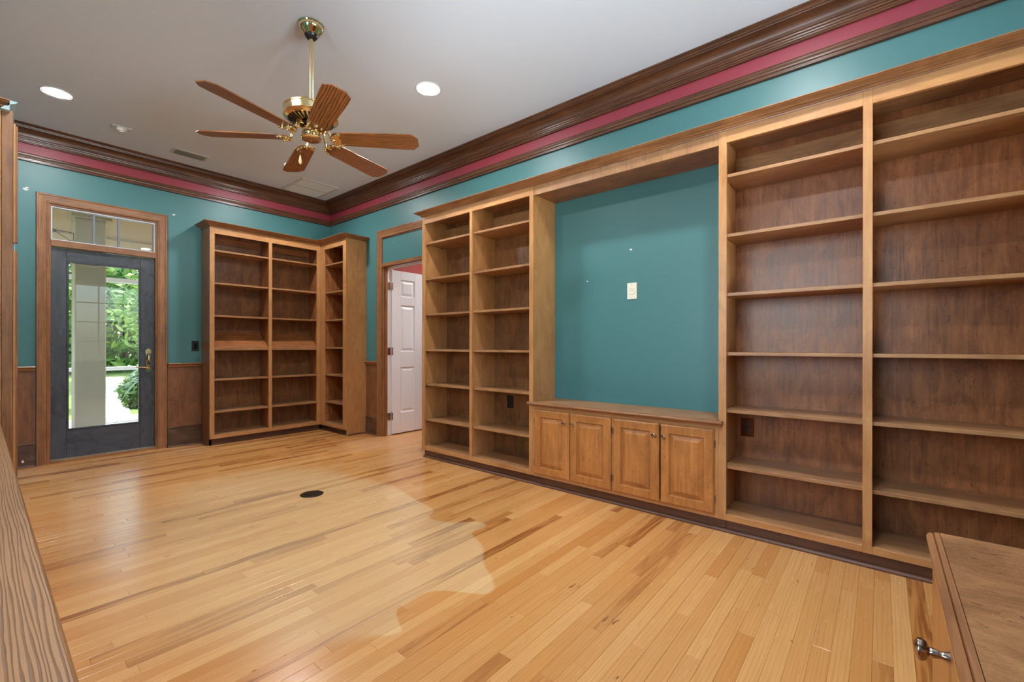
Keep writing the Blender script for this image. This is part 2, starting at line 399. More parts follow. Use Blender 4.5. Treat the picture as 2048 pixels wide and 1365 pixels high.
def casing(root, kind, axis, plane, out, a0, a1, z0, z1, wdt):
    """door casing of three mitred moulded legs. axis: 0 = wall runs along x, 1 = along y; plane: wall plane; out: sign into the room"""
    prof = [(0, 0), (0, .012), (.006, .016), (.012, .016), (.018, .013), (.03, .015), (.058, .019), (.066, .019), (.069, .024), (.080, .024), (.084, .018), (.086, 0)]
    s = wdt / .086; prof = [(a * s, b) for a, b in prof]
    def P(a, z, d): return (a, plane + out * d, z) if axis == 0 else (plane + out * d, a, z)
    def leg(pts_fn, name, ax):
        bm = bmesh.new(); rings = [[bm.verts.new(v) for v in pts_fn(e)] for e in (0, 1)]
        k = len(prof)
        for j in range(k): bm.faces.new((rings[0][j], rings[0][(j + 1) % k], rings[1][(j + 1) % k], rings[1][j]))
        bm.faces.new(rings[0]); bm.faces.new(rings[1][::-1])
        return from_bm(name, bm, wood(kind, ax), root)
    leg(lambda e: [P(a0 - a, (z0, z1 + a)[e], d) for a, d in prof], 'casing_side', 2)
    leg(lambda e: [P(a1 + a, (z0, z1 + a)[e], d) for a, d in prof], 'casing_side', 2)
    leg(lambda e: [P((a0 - a, a1 + a)[e], z1 + a, d) for a, d in prof], 'casing_head', axis)

ZC = 3.057
XL, YN = -3.78, -7.65        # left wall, near wall
# ------------------------------------------------------------------ walls with openings
def wall(name, axis, plane, thick, a0, a1, z0, z1, holes, mat, inner=None):
    """wall slab built of butted panels round its openings, one mesh"""
    bm = bmesh.new(); hs = sorted(holes); x = a0
    def add(p, q, lo, hi):
        if q - p < 1e-4 or hi - lo < 1e-4: return
        if axis == 0: add_box(bm, p, q, plane, plane + thick, lo, hi)
        else: add_box(bm, plane, plane + thick, p, q, lo, hi)
    for h0, h1, hz0, hz1 in hs:
        add(x, h0, z0, z1); add(h0, h1, z0, hz0); add(h0, h1, hz1, z1); x = h1
    add(x, a1, z0, z1)
    return tag(from_bm(name, bm, mat), kind='structure')
wb = wall('wall_back', 0, 0.0, .15, XL - .15, 0.15, 0, ZC, [(-2.722, -1.918, 0, 2.415)], teal)
wr = wall('wall_right', 1, 0.0, .14, YN, 0.0, 0, ZC, [(-2.09, -1.262, 0, 2.06)], teal)
wl = wall('wall_left', 1, XL - .15, .15, YN, 0.0, 0, ZC, [(-5.8, -4.0, .95, 2.5)], teal)
wn = wall('wall_near', 0, YN - .15, .15, XL - .15, .15, 0, ZC, [(-3.4, -2.1, .75, 2.5), (-1.8, -.5, .75, 2.5)], teal)
ceiling = tag(box('ceiling', XL - .15, .15, YN - .15, .15, ZC, ZC + .12, ceilm, None, 0), kind='structure')
# far windows behind the camera: sash, muntins, glass
def plain_window(name, axis, plane, a0, a1, z0, z1):
    t = thing(name, ((a0 + a1) / 2, plane, z0) if axis == 0 else (plane, (a0 + a1) / 2, z0), kind='structure')
    def bx(n, p, q, lo, hi, m=white, d=.03):
        return box(n, p, q, plane - d / 2, plane + d / 2, lo, hi, m, t) if axis == 0 else box(n, plane - d / 2, plane + d / 2, p, q, lo, hi, m, t)
    bx('window_frame', a0, a0 + .06, z0, z1); bx('window_frame', a1 - .06, a1, z0, z1)
    bx('window_frame', a0 + .06, a1 - .06, z0, z0 + .06); bx('window_frame', a0 + .06, a1 - .06, z1 - .06, z1)
    for k in (1, 2): bx('muntin', a0 + (a1 - a0) * k / 3 - .012, a0 + (a1 - a0) * k / 3 + .012, z0 + .06, z1 - .06)
    for k in (1, 2, 3): bx('muntin', a0 + .06, a1 - .06, z0 + (z1 - z0) * k / 4 - .012, z0 + (z1 - z0) * k / 4 + .012, d=.028)
    bx('pane', a0 + .05, a1 - .05, z0 + .05, z1 - .05, glass, .004)
plain_window('window_2', 0, YN - .07, -3.4, -2.1, .75, 2.5)
plain_window('window_3', 0, YN - .07, -1.8, -.5, .75, 2.5)
plain_window('window_4', 1, XL - .07, -5.8, -4.0, .95, 2.5)

# ------------------------------------------------------------------ ceiling trim: crown, red frieze, picture rail
def crown_prof(p=.134, zt=ZC):
    k = p / .134
    pr = [(.0, 3.057), (.134, 3.057), (.134, 3.046), (.127, 3.043), (.120, 3.036), (.118, 3.028), (.110, 3.026), (.108, 3.020)]
    for i in range(1, 7):                                    # big cove
        a = i / 7 * math.pi / 2
        pr.append((.108 - .058 * math.sin(a) , 3.020 - .052 * (1 - math.cos(a))))
    pr += [(.050, 2.966), (.050, 2.960), (.044, 2.958), (.042, 2.950), (.036, 2.944), (.034, 2.936), (.026, 2.935), (.025, 2.926), (.020, 2.922), (.020, 2.914), (0, 2.914)]
    return [(a * k, b) for a, b in pr]
rail_prof = [(0, 2.829), (.010, 2.829), (.012, 2.822), (.017, 2.818), (.017, 2.808), (.021, 2.804), (.023, 2.792), (.021, 2.782), (.015, 2.778), (.015, 2.768), (.020, 2.764), (.020, 2.757), (0, 2.755)]
# each run is mitred into the next at the corner
def run_trims(n0, a, b, prev, nxt, ax):
    """sweep a..b but mitre against neighbours by sweeping the full loop and keeping one leg"""
    P = [prev, a, b, nxt]
    for nm, prof, m in (('trim_%d' % n0, crown_prof(), wood('cornice', ax)), ('trim_%d' % (n0 + 1), [(0, 2.82), (.003, 2.82), (.003, 2.92), (0, 2.92)], red), ('trim_%d' % (n0 + 2), rail_prof, wood('cornice', ax))):
        V = [Vector(p) for p in P]; mit = []
        for i in (1, 2):
            d0 = (V[i] - V[i - 1]).normalized(); d1 = (V[i + 1] - V[i]).normalized()
            n_0 = Vector((d0.y, -d0.x)); n_1 = Vector((d1.y, -d1.x)); mit.append((n_0 + n_1) / (1 + n_0.dot(n_1)))
        bm = bmesh.new(); rings = [[bm.verts.new((q.x + mm.x * o, q.y + mm.y * o, z)) for o, z in prof] for q, mm in ((V[1], mit[0]), (V[2], mit[1]))]
        k = len(prof)
        for j in range(k): bm.faces.new((rings[0][j], rings[0][(j + 1) % k], rings[1][(j + 1) % k], rings[1][j]))
        bm.faces.new(rings[0]); bm.faces.new(rings[1][::-1])
        tag(from_bm(nm, bm, m), kind='structure')
NE, NW, SW, SE = (0, 0), (XL, 0), (XL, YN), (0, YN)
run_trims(1, NW, NE, SW, SE, 0)       # back wall (clockwise seen from above: room on the right)
run_trims(4, NE, SE, NW, SW, 1)       # right wall
run_trims(7, SE, SW, NE, NW, 0)
run_trims(10, SW, NW, SE, NE, 1)

# ------------------------------------------------------------------ wainscot, chair rail, baseboard
cap_prof = [(0, .908), (.030, .908), (.034, .902), (.034, .894), (.028, .888), (.024, .884), (.022, .868), (.016, .862), (0, .862)]
base_prof = [(0, 0), (.016, 0), (.016, .196), (.020, .200), (.020, .208), (.012, .214), (0, .216)]
shoe_prof = [(0, 0), (.034, 0), (.034, .006), (.030, .014), (.022, .019), (.016, .019), (.0, .019)]
def dado(root_name, path, side, axis):
    t = thing(root_name, (path[0][0], path[0][1], 0), kind='structure')
    sweep('wainscot_panel', [(0, .21), (.009, .21), (.009, .865), (0, .865)], path, side, wood('wainscot', 2), t)
    sweep('chair_rail', cap_prof, path, side, wood('casing', axis), t)
    sweep('board', base_prof, path, side, wood('baseboard', axis), t)
    sweep('shoe_molding', shoe_prof, path, side, wood('kick', axis), t)
    return t
dado('baseboard_back_right', [(-1.832, 0), (-1.522, 0)], -1, 0)
dado('baseboard_back_left', [(XL, 0), (-2.806, 0)], -1, 0)
dado('baseboard_right', [(0, -.922), (0, -1.172)], -1, 1)

# ------------------------------------------------------------------ door_1: glazed exterior door with transom, in the back wall
d1 = thing('door_1', (-2.32, .05, 0), kind='structure')
casing(d1, 'casing', 0, 0.0, -1, -2.717, -1.922, 0, 2.412, .086)
for x0, x1 in ((-2.722, -2.706), (-1.934, -1.918)): woodbox('jamb', x0, x1, .0, .15, 0, 2.415, 'casing', 2, d1)
woodbox('jamb_head', -2.706, -1.934, .0, .15, 2.398, 2.415, 'casing', 0, d1)
woodbox('transom_bar', -2.706, -1.934, -.008, .15, 2.022, 2.080, 'casing', 0, d1)
woodbox('threshold', -2.706, -1.934, .0, .15, .0, .022, 'shelf', 0, d1)
Y0, Y1 = .03, .072
lf = box('door_stile', -2.704, -2.598, Y0, Y1, .03, 2.016, wood('slate', 2), d1, .002)
box('door_stile', -2.052, -1.936, Y0, Y1, .03, 2.016, wood('slate', 2), d1, .002)
box('door_rail', -2.598, -2.052, Y0 + .001, Y1, 1.90, 2.016, wood('slate', 0), d1, .002)
box('door_rail', -2.598, -2.052, Y0 + .001, Y1, .03, .292, wood('slate', 0), d1, .002)
for a, b, c, e in ((-2.598, -2.584, .292, 1.90), (-2.066, -2.052, .292, 1.90)): box('glazing_bead', a, b, Y0 - .004, Y0 + .03, c, e, wood('slate', 2), d1, .003)
for c, e in ((.292, .306), (1.886, 1.90)): box('glazing_bead', -2.584, -2.066, Y0 - .004, Y0 + .03, c, e, wood('slate', 0), d1, .003)
box('glass_pane', -2.588, -2.062, .045, .051, .300, 1.892, glass, d1, 0)
# lock plate with lever
bm = bmesh.new()
pl = [(-.022, .0), (-.028, .015), (-.02, .03), (-.024, .045), (-.018, .055), (-.018, .19), (-.026, .198), (-.02, .212), (-.028, .224), (-.014, .232), (-.006, .245), (.006, .245), (.014, .232), (.028, .224), (.02, .212), (.026, .198), (.018, .19), (.018, .055), (.024, .045), (.02, .03), (.028, .015), (.022, .0), (.008, -.006), (-.008, -.006)]
hx, hz = -1.988, .822
fr = [bm.verts.new((hx + a, Y0 - .006, hz + b)) for a, b in pl]; bk = [bm.verts.new((hx + a, Y0, hz + b)) for a, b in pl]
bm.faces.new(fr); bm.faces.new(bk[::-1])
for i in range(len(pl)): bm.faces.new((fr[i], bk[i], bk[(i + 1) % len(pl)], fr[(i + 1) % len(pl)]))
plate = from_bm('lock_plate', bm, brass, d1)
bm = bmesh.new(); lathe_bm(bm, [(0, .0), (.014, 0), (.016, -.01), (.010, -.02), (.008, -.04), (.0, -.042)], (hx, Y0 - .004, hz + .045), 20, 1)
tube_bm(bm, [(hx, Y0 - .042, hz + .045), (hx - .03, Y0 - .045, hz + .047), (hx - .06, Y0 - .045, hz + .052), (hx - .09, Y0 - .043, hz + .05), (hx - .108, Y0 - .04, hz + .056)], [.009, .0085, .007, .0085, .006], 10)
from_bm('lever', bm, brass, plate, True)
bm = bmesh.new()                                              # pull grip above the lever
tube_bm(bm, [(hx, Y0 - .006, hz + .075), (hx, Y0 - .02, hz + .09), (hx, Y0 - .022, hz + .13), (hx, Y0 - .02, hz + .175), (hx, Y0 - .006, hz + .19)], [.010, .013, .015, .013, .010], 12)
from_bm('grip', bm, brass, plate, True)
# transom window
w1 = thing('window_1', (-2.32, .05, 2.08), kind='structure')
for a, b in ((-2.706, -2.696), (-1.946, -1.934)): box('window_frame', a, b, .012, .06, 2.080, 2.398, plain('sash_bluegrey', srgb(196, 200, 208), .4), w1)
for c, e in ((2.080, 2.090), (2.382, 2.398)): box('window_frame', -2.696, -1.946, .012, .06, c, e, MATS['sash_bluegrey'], w1)
for a in (-2.411, -2.2255): box('muntin', a - .009, a + .009, .018, .052, 2.090, 2.382, plain('sash_grey', srgb(120, 124, 132), .35), w1)
for a, b in ((-2.696, -2.420), (-2.402, -2.2345), (-2.2165, -1.946)): box('pane', a, b, .033, .037, 2.090, 2.382, glass, w1, 0)

# ------------------------------------------------------------------ door_2: cased opening in the right wall with open white six-panel door
d2 = thing('door_2', (.07, -1.67, 0), kind='structure')
casing(d2, 'casing', 1, 0.0, -1, -2.082, -1.262, 0, 2.402, .094)
woodbox('jamb', .0, .062, -1.278, -1.262, 0, 2.05, 'casing', 2, d2); box('jamb', .062, .14, -1.272, -1.262, 0, 2.05, white, d2)
woodbox('stop', .026, .050, -1.290, -1.278, 0, 2.04, 'casing', 2, d2)
woodbox('jamb', .0, .14, -2.09, -2.076, 0, 2.05, 'casing', 2, d2)
woodbox('jamb_head', .0, .062, -2.076, -1.278, 2.044, 2.06, 'casing', 1, d2); box('jamb_head', .062, .14, -2.076, -1.272, 2.044, 2.06, white, d2)
woodbox('transom_bar', -.016, .0, -2.082, -1.262, 2.050, 2.092, 'casing', 1, d2)
woodbox('transom_bead', -.006, .0, -2.082, -1.262, 2.388, 2.402, 'kick', 1, d2)
# leaf: stiles, rails and raised panels, swung 90 degrees into the hall
LX0, LX1, LY0, LY1 = .113, .913, -1.292, -1.257
cols = [(.242, .458), (.568, .784)]; rows = [(.262, .83), (1.023, 1.604), (1.71, 1.922)]
for a, b in ((LX0, cols[0][0]), (cols[0][1], cols[1][0]), (cols[1][1], LX1)): box('door_stile', a, b, LY0, LY1, .012, 2.03, white, d2, .0015)
zz = [.012] + [v for r_ in rows for v in r_] + [2.03]
for a, b in cols:
    for k in range(0, 8, 2): box('door_rail', a, b, LY0 + .0004, LY1, zz[k], zz[k + 1], white, d2, .001)
for a, b in cols:
    for c, e in rows:
        bm = bmesh.new(); ym = (LY0 + LY1) / 2
        for sgn in (-1, 1):
            yo, yi, yr = ym + sgn * .0165, ym + sgn * .006, ym + sgn * .014
            rect = lambda i, y: [(a + i, y, c + i), (b - i, y, c + i), (b - i, y, e - i), (a + i, y, e - i)]
            rr = [[bm.verts.new(v) for v in rect(i, y)] for i, y in ((0, yo), (.012, yi), (.022, yi), (.045, yr))]
            for p_, q_ in zip(rr, rr[1:]):
                for k in range(4): bm.faces.new((p_[k], p_[(k + 1) % 4], q_[(k + 1) % 4], q_[k]))
            bm.faces.new(rr[-1])
        from_bm('door_panel', bm, white, d2)
for z in (.23, 1.03, 1.83):
    hg = box('hinge', .066, .1, -1.276, -1.272, z - .045, z + .045, hinge, d2, .0008)
    box('hinge_leaf', .1135, .128, -1.296, -1.292, z - .045, z + .045, hinge, hg, .0008)
    lathe('hinge_knuckle', [(0, -.05), (.005, -.05), (.006, -.046), (.006, .046), (.005, .05), (0, .05)], (.106, -1.284, z), hinge, hg, 14)
# hall beyond
tag(box('wall_hall_far', .14, 3.2, -.95, -.85, 0, 2.7, hallred, None, 0), kind='structure')
tag(box('wall_hall_end', 3.2, 3.3, -3.4, -.85, 0, 2.7, hallred, None, 0), kind='structure')
tag(box('wall_hall_near', .14, 3.2, -3.5, -3.4, 0, 2.7, hallred, None, 0), kind='structure')
tag(box('ceiling_hall', .14, 3.3, -3.5, -.85, 2.7, 2.8, ceilm, None, 0), kind='structure')
hl = thing('hall_fill_lamp', (1.3, -2.2, 2.7), 'added round lamp, unseen, lighting the red hall beyond the white door', 'lamp')  # added out of view to brighten the white door leaf
lathe('lamp_shade', [(0, 0), (.17, 0), (.17, -.02), (.12, -.06), (0, -.075)], (1.3, -2.2, 2.699), hallfill, hl)
lathe('lamp_ring', [(.17, 0), (.19, 0), (.19, -.02), (.17, -.022)], (1.3, -2.2, 2.7), white, hl, cap=False)

# ------------------------------------------------------------------ floor of single boards
floor = tag(box('floor', XL - .15, .14, YN - .15, .15, -.12, -.014, subfloor, None, 0), kind='structure')
tag(box('floor_hall', .14, 3.3, -3.5, -.85, -.12, -.014, subfloor, None, 0), kind='structure')
PW = .0572
def plank_geo(x0, x1, y0, y1):
    c = .0008
    v = [(x0, y0, -.013), (x1, y0, -.013), (x1, y1, -.013), (x0, y1, -.013), (x0, y0, -c), (x1, y0, -c), (x1, y1, -c), (x0, y1, -c),
         (x0 + c, y0 + c, 0), (x1 - c, y0 + c, 0), (x1 - c, y1 - c, 0), (x0 + c, y1 - c, 0)]
    f = [(0, 1, 5, 4), (1, 2, 6, 5), (2, 3, 7, 6), (3, 0, 4, 7), (4, 5, 9, 8), (5, 6, 10, 9), (6, 7, 11, 10), (7, 4, 8, 11), (8, 9, 10, 11)]
    return v, f
planks = []
rnd = random.Random(11)
DARK = ((-3.42, -2.6, -1.0), (-2.62, -1.5, -.6), (-1.16, -2.2, -1.0), (-4.3, -1.75, -1.2))
row = 0; y = .0
while y > -6.02 - .1:
    x = XL - rnd.random() * .9; 
    hall = -2.09 < y - PW and y < -1.25
    xe = 1.8 if hall else -.02
    while x < xe:
        ln = rnd.choice((.35, .5, .6, .75, .9, 1.05, 1.2, 1.5, 1.9)) * rnd.uniform(.85, 1.15)
        a, b = max(x, XL), min(x + ln, xe)
        if b - a > .02:
            q = rnd.random(); tone = min(1, max(0, rnd.gauss(.5, .26))); heart = 0.0
            if q < .055: tone, heart = 0.0, 1.0
            elif q < .15: tone, heart = .25, .55
            for fy, fa, fb in DARK:
                if abs(y - PW / 2 - fy) < PW / 2 and a < fb and b > fa: tone, heart = .1, 1.0
            planks.append((a, b - .0004, y - PW + .0004, y, tone, rnd.random(), heart))
        x += ln
    y -= PW
# two long dark heart boards seen across the room
def dist_score(p):
    cx_, cy_ = (p[0] + p[1]) / 2, (p[2] + p[3]) / 2
    d = Vector((cx_ - CX, cy_ - CY, -CZ)); dep = d.dot(fw)
    if dep < .45: return 0
    X = 1024 + F * d.dot(rt) / dep; Yp = 692 + F * 1.1 / dep
    if X < -350 or X > 2400 or Yp > 1900: return 0
    if cx_ > -.3 and not (-2.09 < cy_ < -1.25): return 0
    return (p[1] - p[0]) * PW / dep ** 3
planks.sort(key=dist_score, reverse=True)
def plank_mesh(name, items, parent):
    vs, fs, tn = [], [], []
    for p in items:
        v, f = plank_geo(*p[:4]); o = len(vs); vs += v; fs += [tuple(i + o for i in q) for q in f]; tn += [(p[4], p[5], p[6], 1)] * len(v)
    me = bpy.data.meshes.new(name); me.from_pydata(vs, [], fs)
    at = me.attributes.new('tone', 'FLOAT_COLOR', 'POINT')
    at.data.foreach_set('color', [c for t_ in tn for c in t_])
    return link(name, me, plankm, parent)
for p in planks[:295]: plank_mesh('floor_board', [p], floor)
tag(plank_mesh('small_floor_boards', planks[295:], floor), kind='stuff')

# ------------------------------------------------------------------ bookcases
def ccrown(h=.045, p=.066, z=2.452):
    k = h / .072
    return [(0, z), (p, z), (p, z - .008 * k), (p - .006, z - .011 * k), (p - .010, z - .018 * k), (p - .016, z - .022 * k), (p - .020, z - .024 * k),
            (p - .026, z - .030 * k), (p - .034, z - .036 * k), (p - .036, z - .042 * k), (p - .044, z - .046 * k), (p - .050, z - .052 * k), (p - .052, z - .058 * k), (p - .058, z - .062 * k), (p - .060, z - h), (0, z - h)]
SH = .019
def shelf_pins(t, pts, axis):
    for (x, y, z) in pts:
        box('shelf_pin', x - .004, x + .004, y - .004, y + .004, z - .012, z - .001, plain('pin_dark', srgb(50, 36, 26), .4), t, .0005)

# unit on the back wall (face at y = -.285)
FY = -.285
ba = thing('corner_bookcase', (-.92, -.15, 0), 'brown wooden open bookcase on the back wall beside the glass door, with tilted display shelves', 'bookcase')
HB, HT = 2.330, 2.410
woodbox('side_panel', -1.519, -1.500, FY + .019, -.001, 0, HT, 'wainscot', 2, ba)
woodbox('divider', -.904, -.886, FY + .019, -.012, .10, HT, 'panel', 2, ba)
woodbox('side_panel', -.300, -.281, FY + .019, -.012, .10, HT, 'panel', 2, ba)
woodbox('back_panel', -1.500, -.281, -.012, -.002, .02, HT, 'panel_shaded', 2, ba, 0)
for a, b in ((-1.521, -1.475), (-.914, -.876), (-.324, -.285)): woodbox('stile', a, b, FY, FY + .019, .072, HT, 'maple', 2, ba)
for a, b in ((-1.475, -.914), (-.876, -.324)):
    woodbox('top_rail', a, b, FY + .0004, FY + .019, HB, HT, 'maple', 0, ba)
    woodbox('bottom_rail', a, b, FY + .0004, FY + .019, .072, .112, 'maple', 0, ba)
    woodbox('bottom_shelf', a - .02, b + .02, FY + .02, -.012, .098, .114, 'shelf', 0, ba, .0008)
    woodbox('nailer', a - .02, b + .03, -.03, -.013, 2.27, 2.34, 'panel', 0, ba)
    woodbox('top_board', a - .026, b + .026, FY + .019, -.002, HT - .018, HT, 'shelf', 0, ba)
for a, b in ((-1.499, -.906), (-.884, -.302)):
    for z in (2.157, 1.797, 1.436, .727, .371):
        woodbox('shelf', a, b, FY + .022, -.014, z - SH, z, 'shelf', 0, ba)
    # tilted display shelf: sloping back board and front lip board
    extr('display_shelf', [(0, 0), (0, .018), (.246, .195), (.254, .184), (.01, .0)], (a, FY + .022, 1.052), (b, FY + .022, 1.052), (0, 1, 0), (0, 0, 1), wood('panel', 0), ba)
    woodbox('display_lip', a, b, FY + .012, FY + .026, 1.045, 1.078, 'shelf', 0, ba)
woodbox('toe_kick', -1.500, -.27, FY + .046, FY + .06, 0, .074, 'kick', 0, ba)
woodbox('toe_foot', -1.519, -1.500, FY + .019, FY + .045, 0, .072, 'wainscot', 2, ba)
sweep('shoe_molding', [(0, 0), (.016, 0), (.016, .006), (.011, .013), (.004, .017), (0, .017)], [(-1.520, -.036), (-1.520, FY + .045), (-.241, FY + .045)], -1, wood('kick', 0), ba)
# unit on the right wall of the corner (face at x = -.285)
FX = -.285
bb = thing('corner_bookcase', (-.15, -.60, 0), 'narrow brown wooden bookcase bay on the right wall, meeting its neighbour in the room corner', 'bookcase')
woodbox('side_panel', FX + .019, -.001, -.918, -.899, 0, HT, 'maple', 2, bb)
woodbox('side_panel', FX + .019, -.012, -.381, -.362, .10, HT, 'panel', 2, bb)
woodbox('back_panel', -.012, -.002, -.899, -.381, .02, HT, 'panel_shaded', 2, bb, 0)
woodbox('stile', FX, FX + .019, -.920, -.850, .072, HT, 'maple', 2, bb)
woodbox('stile', FX, FX + .019, -.387, FY - .0005, .072, HT, 'maple', 2, bb)
woodbox('top_rail', FX + .0004, FX + .019, -.850, -.387, HB, HT, 'maple', 1, bb)
woodbox('bottom_rail', FX + .0004, FX + .019, -.850, -.387, .072, .112, 'maple', 1, bb)
woodbox('bottom_shelf', FX + .02, -.012, -.899, -.381, .098, .114, 'shelf', 1, bb, .0008)
woodbox('top_board', FX + .019, -.002, -.899, -.381, HT - .018, HT, 'shelf', 1, bb)
for z in (2.142, 1.786, 1.431, 1.078, .732, .384):
    woodbox('shelf', FX + .022, -.014, -.897, -.383, z - SH, z, 'shelf', 1, bb)
    shelf_pins(bb, [(-.25, -.385, z - SH), (-.07, -.385, z - SH)], 1)
woodbox('toe_kick', FX + .046, FX + .06, -.899, FY + .046, 0, .074, 'kick', 1, bb)
sweep('shoe_molding', [(0, 0), (.016, 0), (.016, .006), (.011, .013), (.004, .017), (0, .017)], [(FX + .045, FY + .03), (FX + .045, -.919), (-.036, -.919)], -1, wood('kick', 1), bb)
# crown wraps both units
cc = sweep('bookcase_crown', ccrown(), [(-1.521, -.001), (-1.521, FY), (FX, FY), (FX, -.920), (-.001, -.920)], -1, wood('casing', 0))
tag(cc, 'stepped wooden crown molding along the top of the L-shaped corner bookcases', 'molding')

# long built-in run on the right wall (face at x = -.324)
BX = -.324; HB2, HT2 = 2.298, 2.371
def bay(t, y0, y1, shelves, zbot=.108, pins=True):
    """opening between stile edges y0 > y1"""
    woodbox('top_rail', BX + .0004, BX + .019, y1, y0, HB2, HT2, 'maple', 1, t)
    woodbox('bottom_rail', BX + .0004, BX + .019, y1, y0, .072, zbot, 'maple', 1, t)
    woodbox('bottom_shelf', BX + .02, -.012, y1 - .016, y0 + .021, zbot - .016, zbot + .002, 'shelf', 1, t, .0008)
    woodbox('top_board', BX + .019, -.002, y1 - .016, y0 + .021, HT2 - .018, HT2, 'shelf', 1, t)
    woodbox('nailer', -.032, -.013, y1 - .016, y0 + .021, 2.215, 2.30, 'shelf', 1, t)
    for z in shelves:
        woodbox('shelf', BX + .024, -.014, y1 - .008, y0 + .016, z - SH, z, 'shelf', 1, t)
        if pins: shelf_pins(t, [(BX + .05, y0 + .012, z - SH), (-.09, y0 + .012, z - SH)], 1)
SHZ = (2.118, 1.765, 1.414, 1.063, .724, .377)
bl = thing('built_in_bookcase', (-.16, -3.1, 0), 'tall brown open bookcase left of the teal niche, two bays of shelves', 'bookcase')
woodbox('side_panel', BX + .019, -.001, -2.431, -2.412, .072, HT2, 'maple', 2, bl)
woodbox('side_foot', BX + .045, -.001, -2.431, -2.412, 0, .072, 'maple', 2, bl)
woodbox('divider', BX + .019, -.012, -3.100, -3.081, .072, HT2, 'maple', 2, bl)
woodbox('side_panel', BX + .019, -.001, -3.779, -3.755, .072, HT2, 'maple', 2, bl)
woodbox('back_panel', -.012, -.002, -3.755, -2.431, .02, HT2, 'panel_shaded', 2, bl, 0)
for a, b in ((-2.449, -2.412), (-3.106, -3.075), (-3.788, -3.749)): woodbox('stile', BX, BX + .019, a, b, .072, HT2, 'maple', 2, bl)
bay(bl, -2.449, -3.075, SHZ); bay(bl, -3.106, -3.749, SHZ)
# teal niche: header with soffit, base cabinet, top
hd = thing('niche_header', (-.16, -4.48, HB2), 'wooden header board spanning the teal niche between the bookcases', 'header')
woodbox('header_board', BX + .004, BX + .023, -5.169, -3.788, HB2 - .004, HT2, 'shelf', 2, hd)
woodbox('soffit', BX + .023, -.001, -5.160, -3.779, HB2 + .01, HB2 + .028, 'panel', 1, hd)
cb = thing('base_cabinet', (-.16, -4.48, 0), 'low brown cabinet under the teal niche with four raised-panel doors', 'cabinet')
woodbox('top_rail', BX + .0008, BX + .019, -5.169, -3.788, .585, .634, 'maple', 1, cb)
woodbox('bottom_rail', BX + .0008, BX + .019, -5.169, -3.788, .072, .108, 'maple', 1, cb)
for a, b in ((-3.822, -3.788), (-4.500, -4.464), (-5.169, -5.130)): woodbox('stile', BX + .0004, BX + .019, a, b, .108, .585, 'maple', 2, cb)
woodbox('carcass_back', -.03, -.012, -5.15, -3.79, .072, .63, 'panel', 1, cb)
woodbox('carcass_floor', BX + .02, -.03, -5.15, -3.79, .085, .1, 'shelf', 1, cb)
def raised_door(t, y0, y1, z0, z1, knob_y, knob_z):
    """door proud of the face frame: bevelled slab with frame, raised field; y0 > y1"""
    xo = BX - .0195; bm = bmesh.new()
    def rect(i, x): return [bm.verts.new(v) for v in ((x, y0 - i, z0 + i), (x, y1 + i, z0 + i), (x, y1 + i, z1 - i), (x, y0 - i, z1 - i))]
    fw_ = .056
    rings = [rect(0, BX - .0005), rect(0, xo + .010), rect(.004, xo + .004), rect(.011, xo), rect(fw_, xo), rect(fw_ + .003, xo + .006), rect(fw_ + .007, xo + .0140), rect(fw_ + .009, xo + .0145), rect(fw_ + .036, xo + .003), rect(fw_ + .0365, xo + .0005)]
    for p_, q_ in zip(rings, rings[1:]):
        for k in range(4): bm.faces.new((p_[k], p_[(k + 1) % 4], q_[(k + 1) % 4], q_[k]))
    bm.faces.new(rings[-1]); bm.faces.new(rings[0][::-1])
    d = from_bm('cabinet_door', bm, wood('door_wood', 2), t)
    lathe('knob', [(0, 0), (.006, 0), (.005, -.010), (.007, -.014), (.0135, -.019), (.014, -.024), (.010, -.029), (0, -.030)], (xo, knob_y, knob_z), chrome, d, 20, 0)
    for z in (z0 + .09, z1 - .09):
        yh = y0 if abs(knob_y - y1) < abs(knob_y - y0) else y1
        box('hinge_pin', xo + .006, BX - .0005, yh - .004, yh + .004, z - .022, z + .022, plain('door_hinge', srgb(120, 92, 66), .3, metal=.6), d, .001)
for (a, b), k in zip(((-3.812, -4.137), (-4.141, -4.474), (-4.492, -4.815), (-4.823, -5.149)), (-4.102, -4.168, -4.786, -4.850)):
    raised_door(cb, a, b, .096, .602, k, .523)
ct = thing('cabinet_top', (-.18, -4.48, .655), 'wooden worktop with rounded nosing on the low cabinet in the niche', 'worktop')
woodbox('top_board', BX + .0, -.001, -5.158, -3.780, .636, .657, 'shelf', 1, ct)
extr('nosing', [(0, 0), (-.030, .0), (-.038, .004), (-.041, .011), (-.038, .018), (-.030, .021), (0, .021)], (BX - .0008, -5.196, .636), (BX - .0008, -3.757, .636), (1, 0, 0), (0, 0, 1), wood('casing', 1), ct)
extr('cove_strip', [(0, 0), (-.008, 0), (-.012, .010), (-.022, .016), (0, .016)], (BX - .0008, -5.185, .6195), (BX - .0008, -3.768, .6195), (1, 0, 0), (0, 0, 1), wood('casing', 1), ct)
br = thing('built_in_bookcase', (-.16, -5.8, 0), 'wide brown open bookcase right of the teal niche, running out of the picture', 'bookcase')
woodbox('side_panel', BX + .019, -.001, -5.190, -5.166, .072, HT2, 'maple', 2, br)
woodbox('divider', BX + .019, -.012, -5.872, -5.853, .072, HT2, 'maple', 2, br)
woodbox('side_panel', BX + .019, -.001, -6.60, -6.575, .072, HT2, 'maple', 2, br)
woodbox('back_panel', -.012, -.002, -6.575, -5.190, .02, HT2, 'panel', 2, br, 0)
for a, b in ((-5.212, -5.169), (-5.881, -5.843), (-6.60, -6.560)): woodbox('stile', BX, BX + .019, a, b, .072, HT2, 'maple', 2, br)
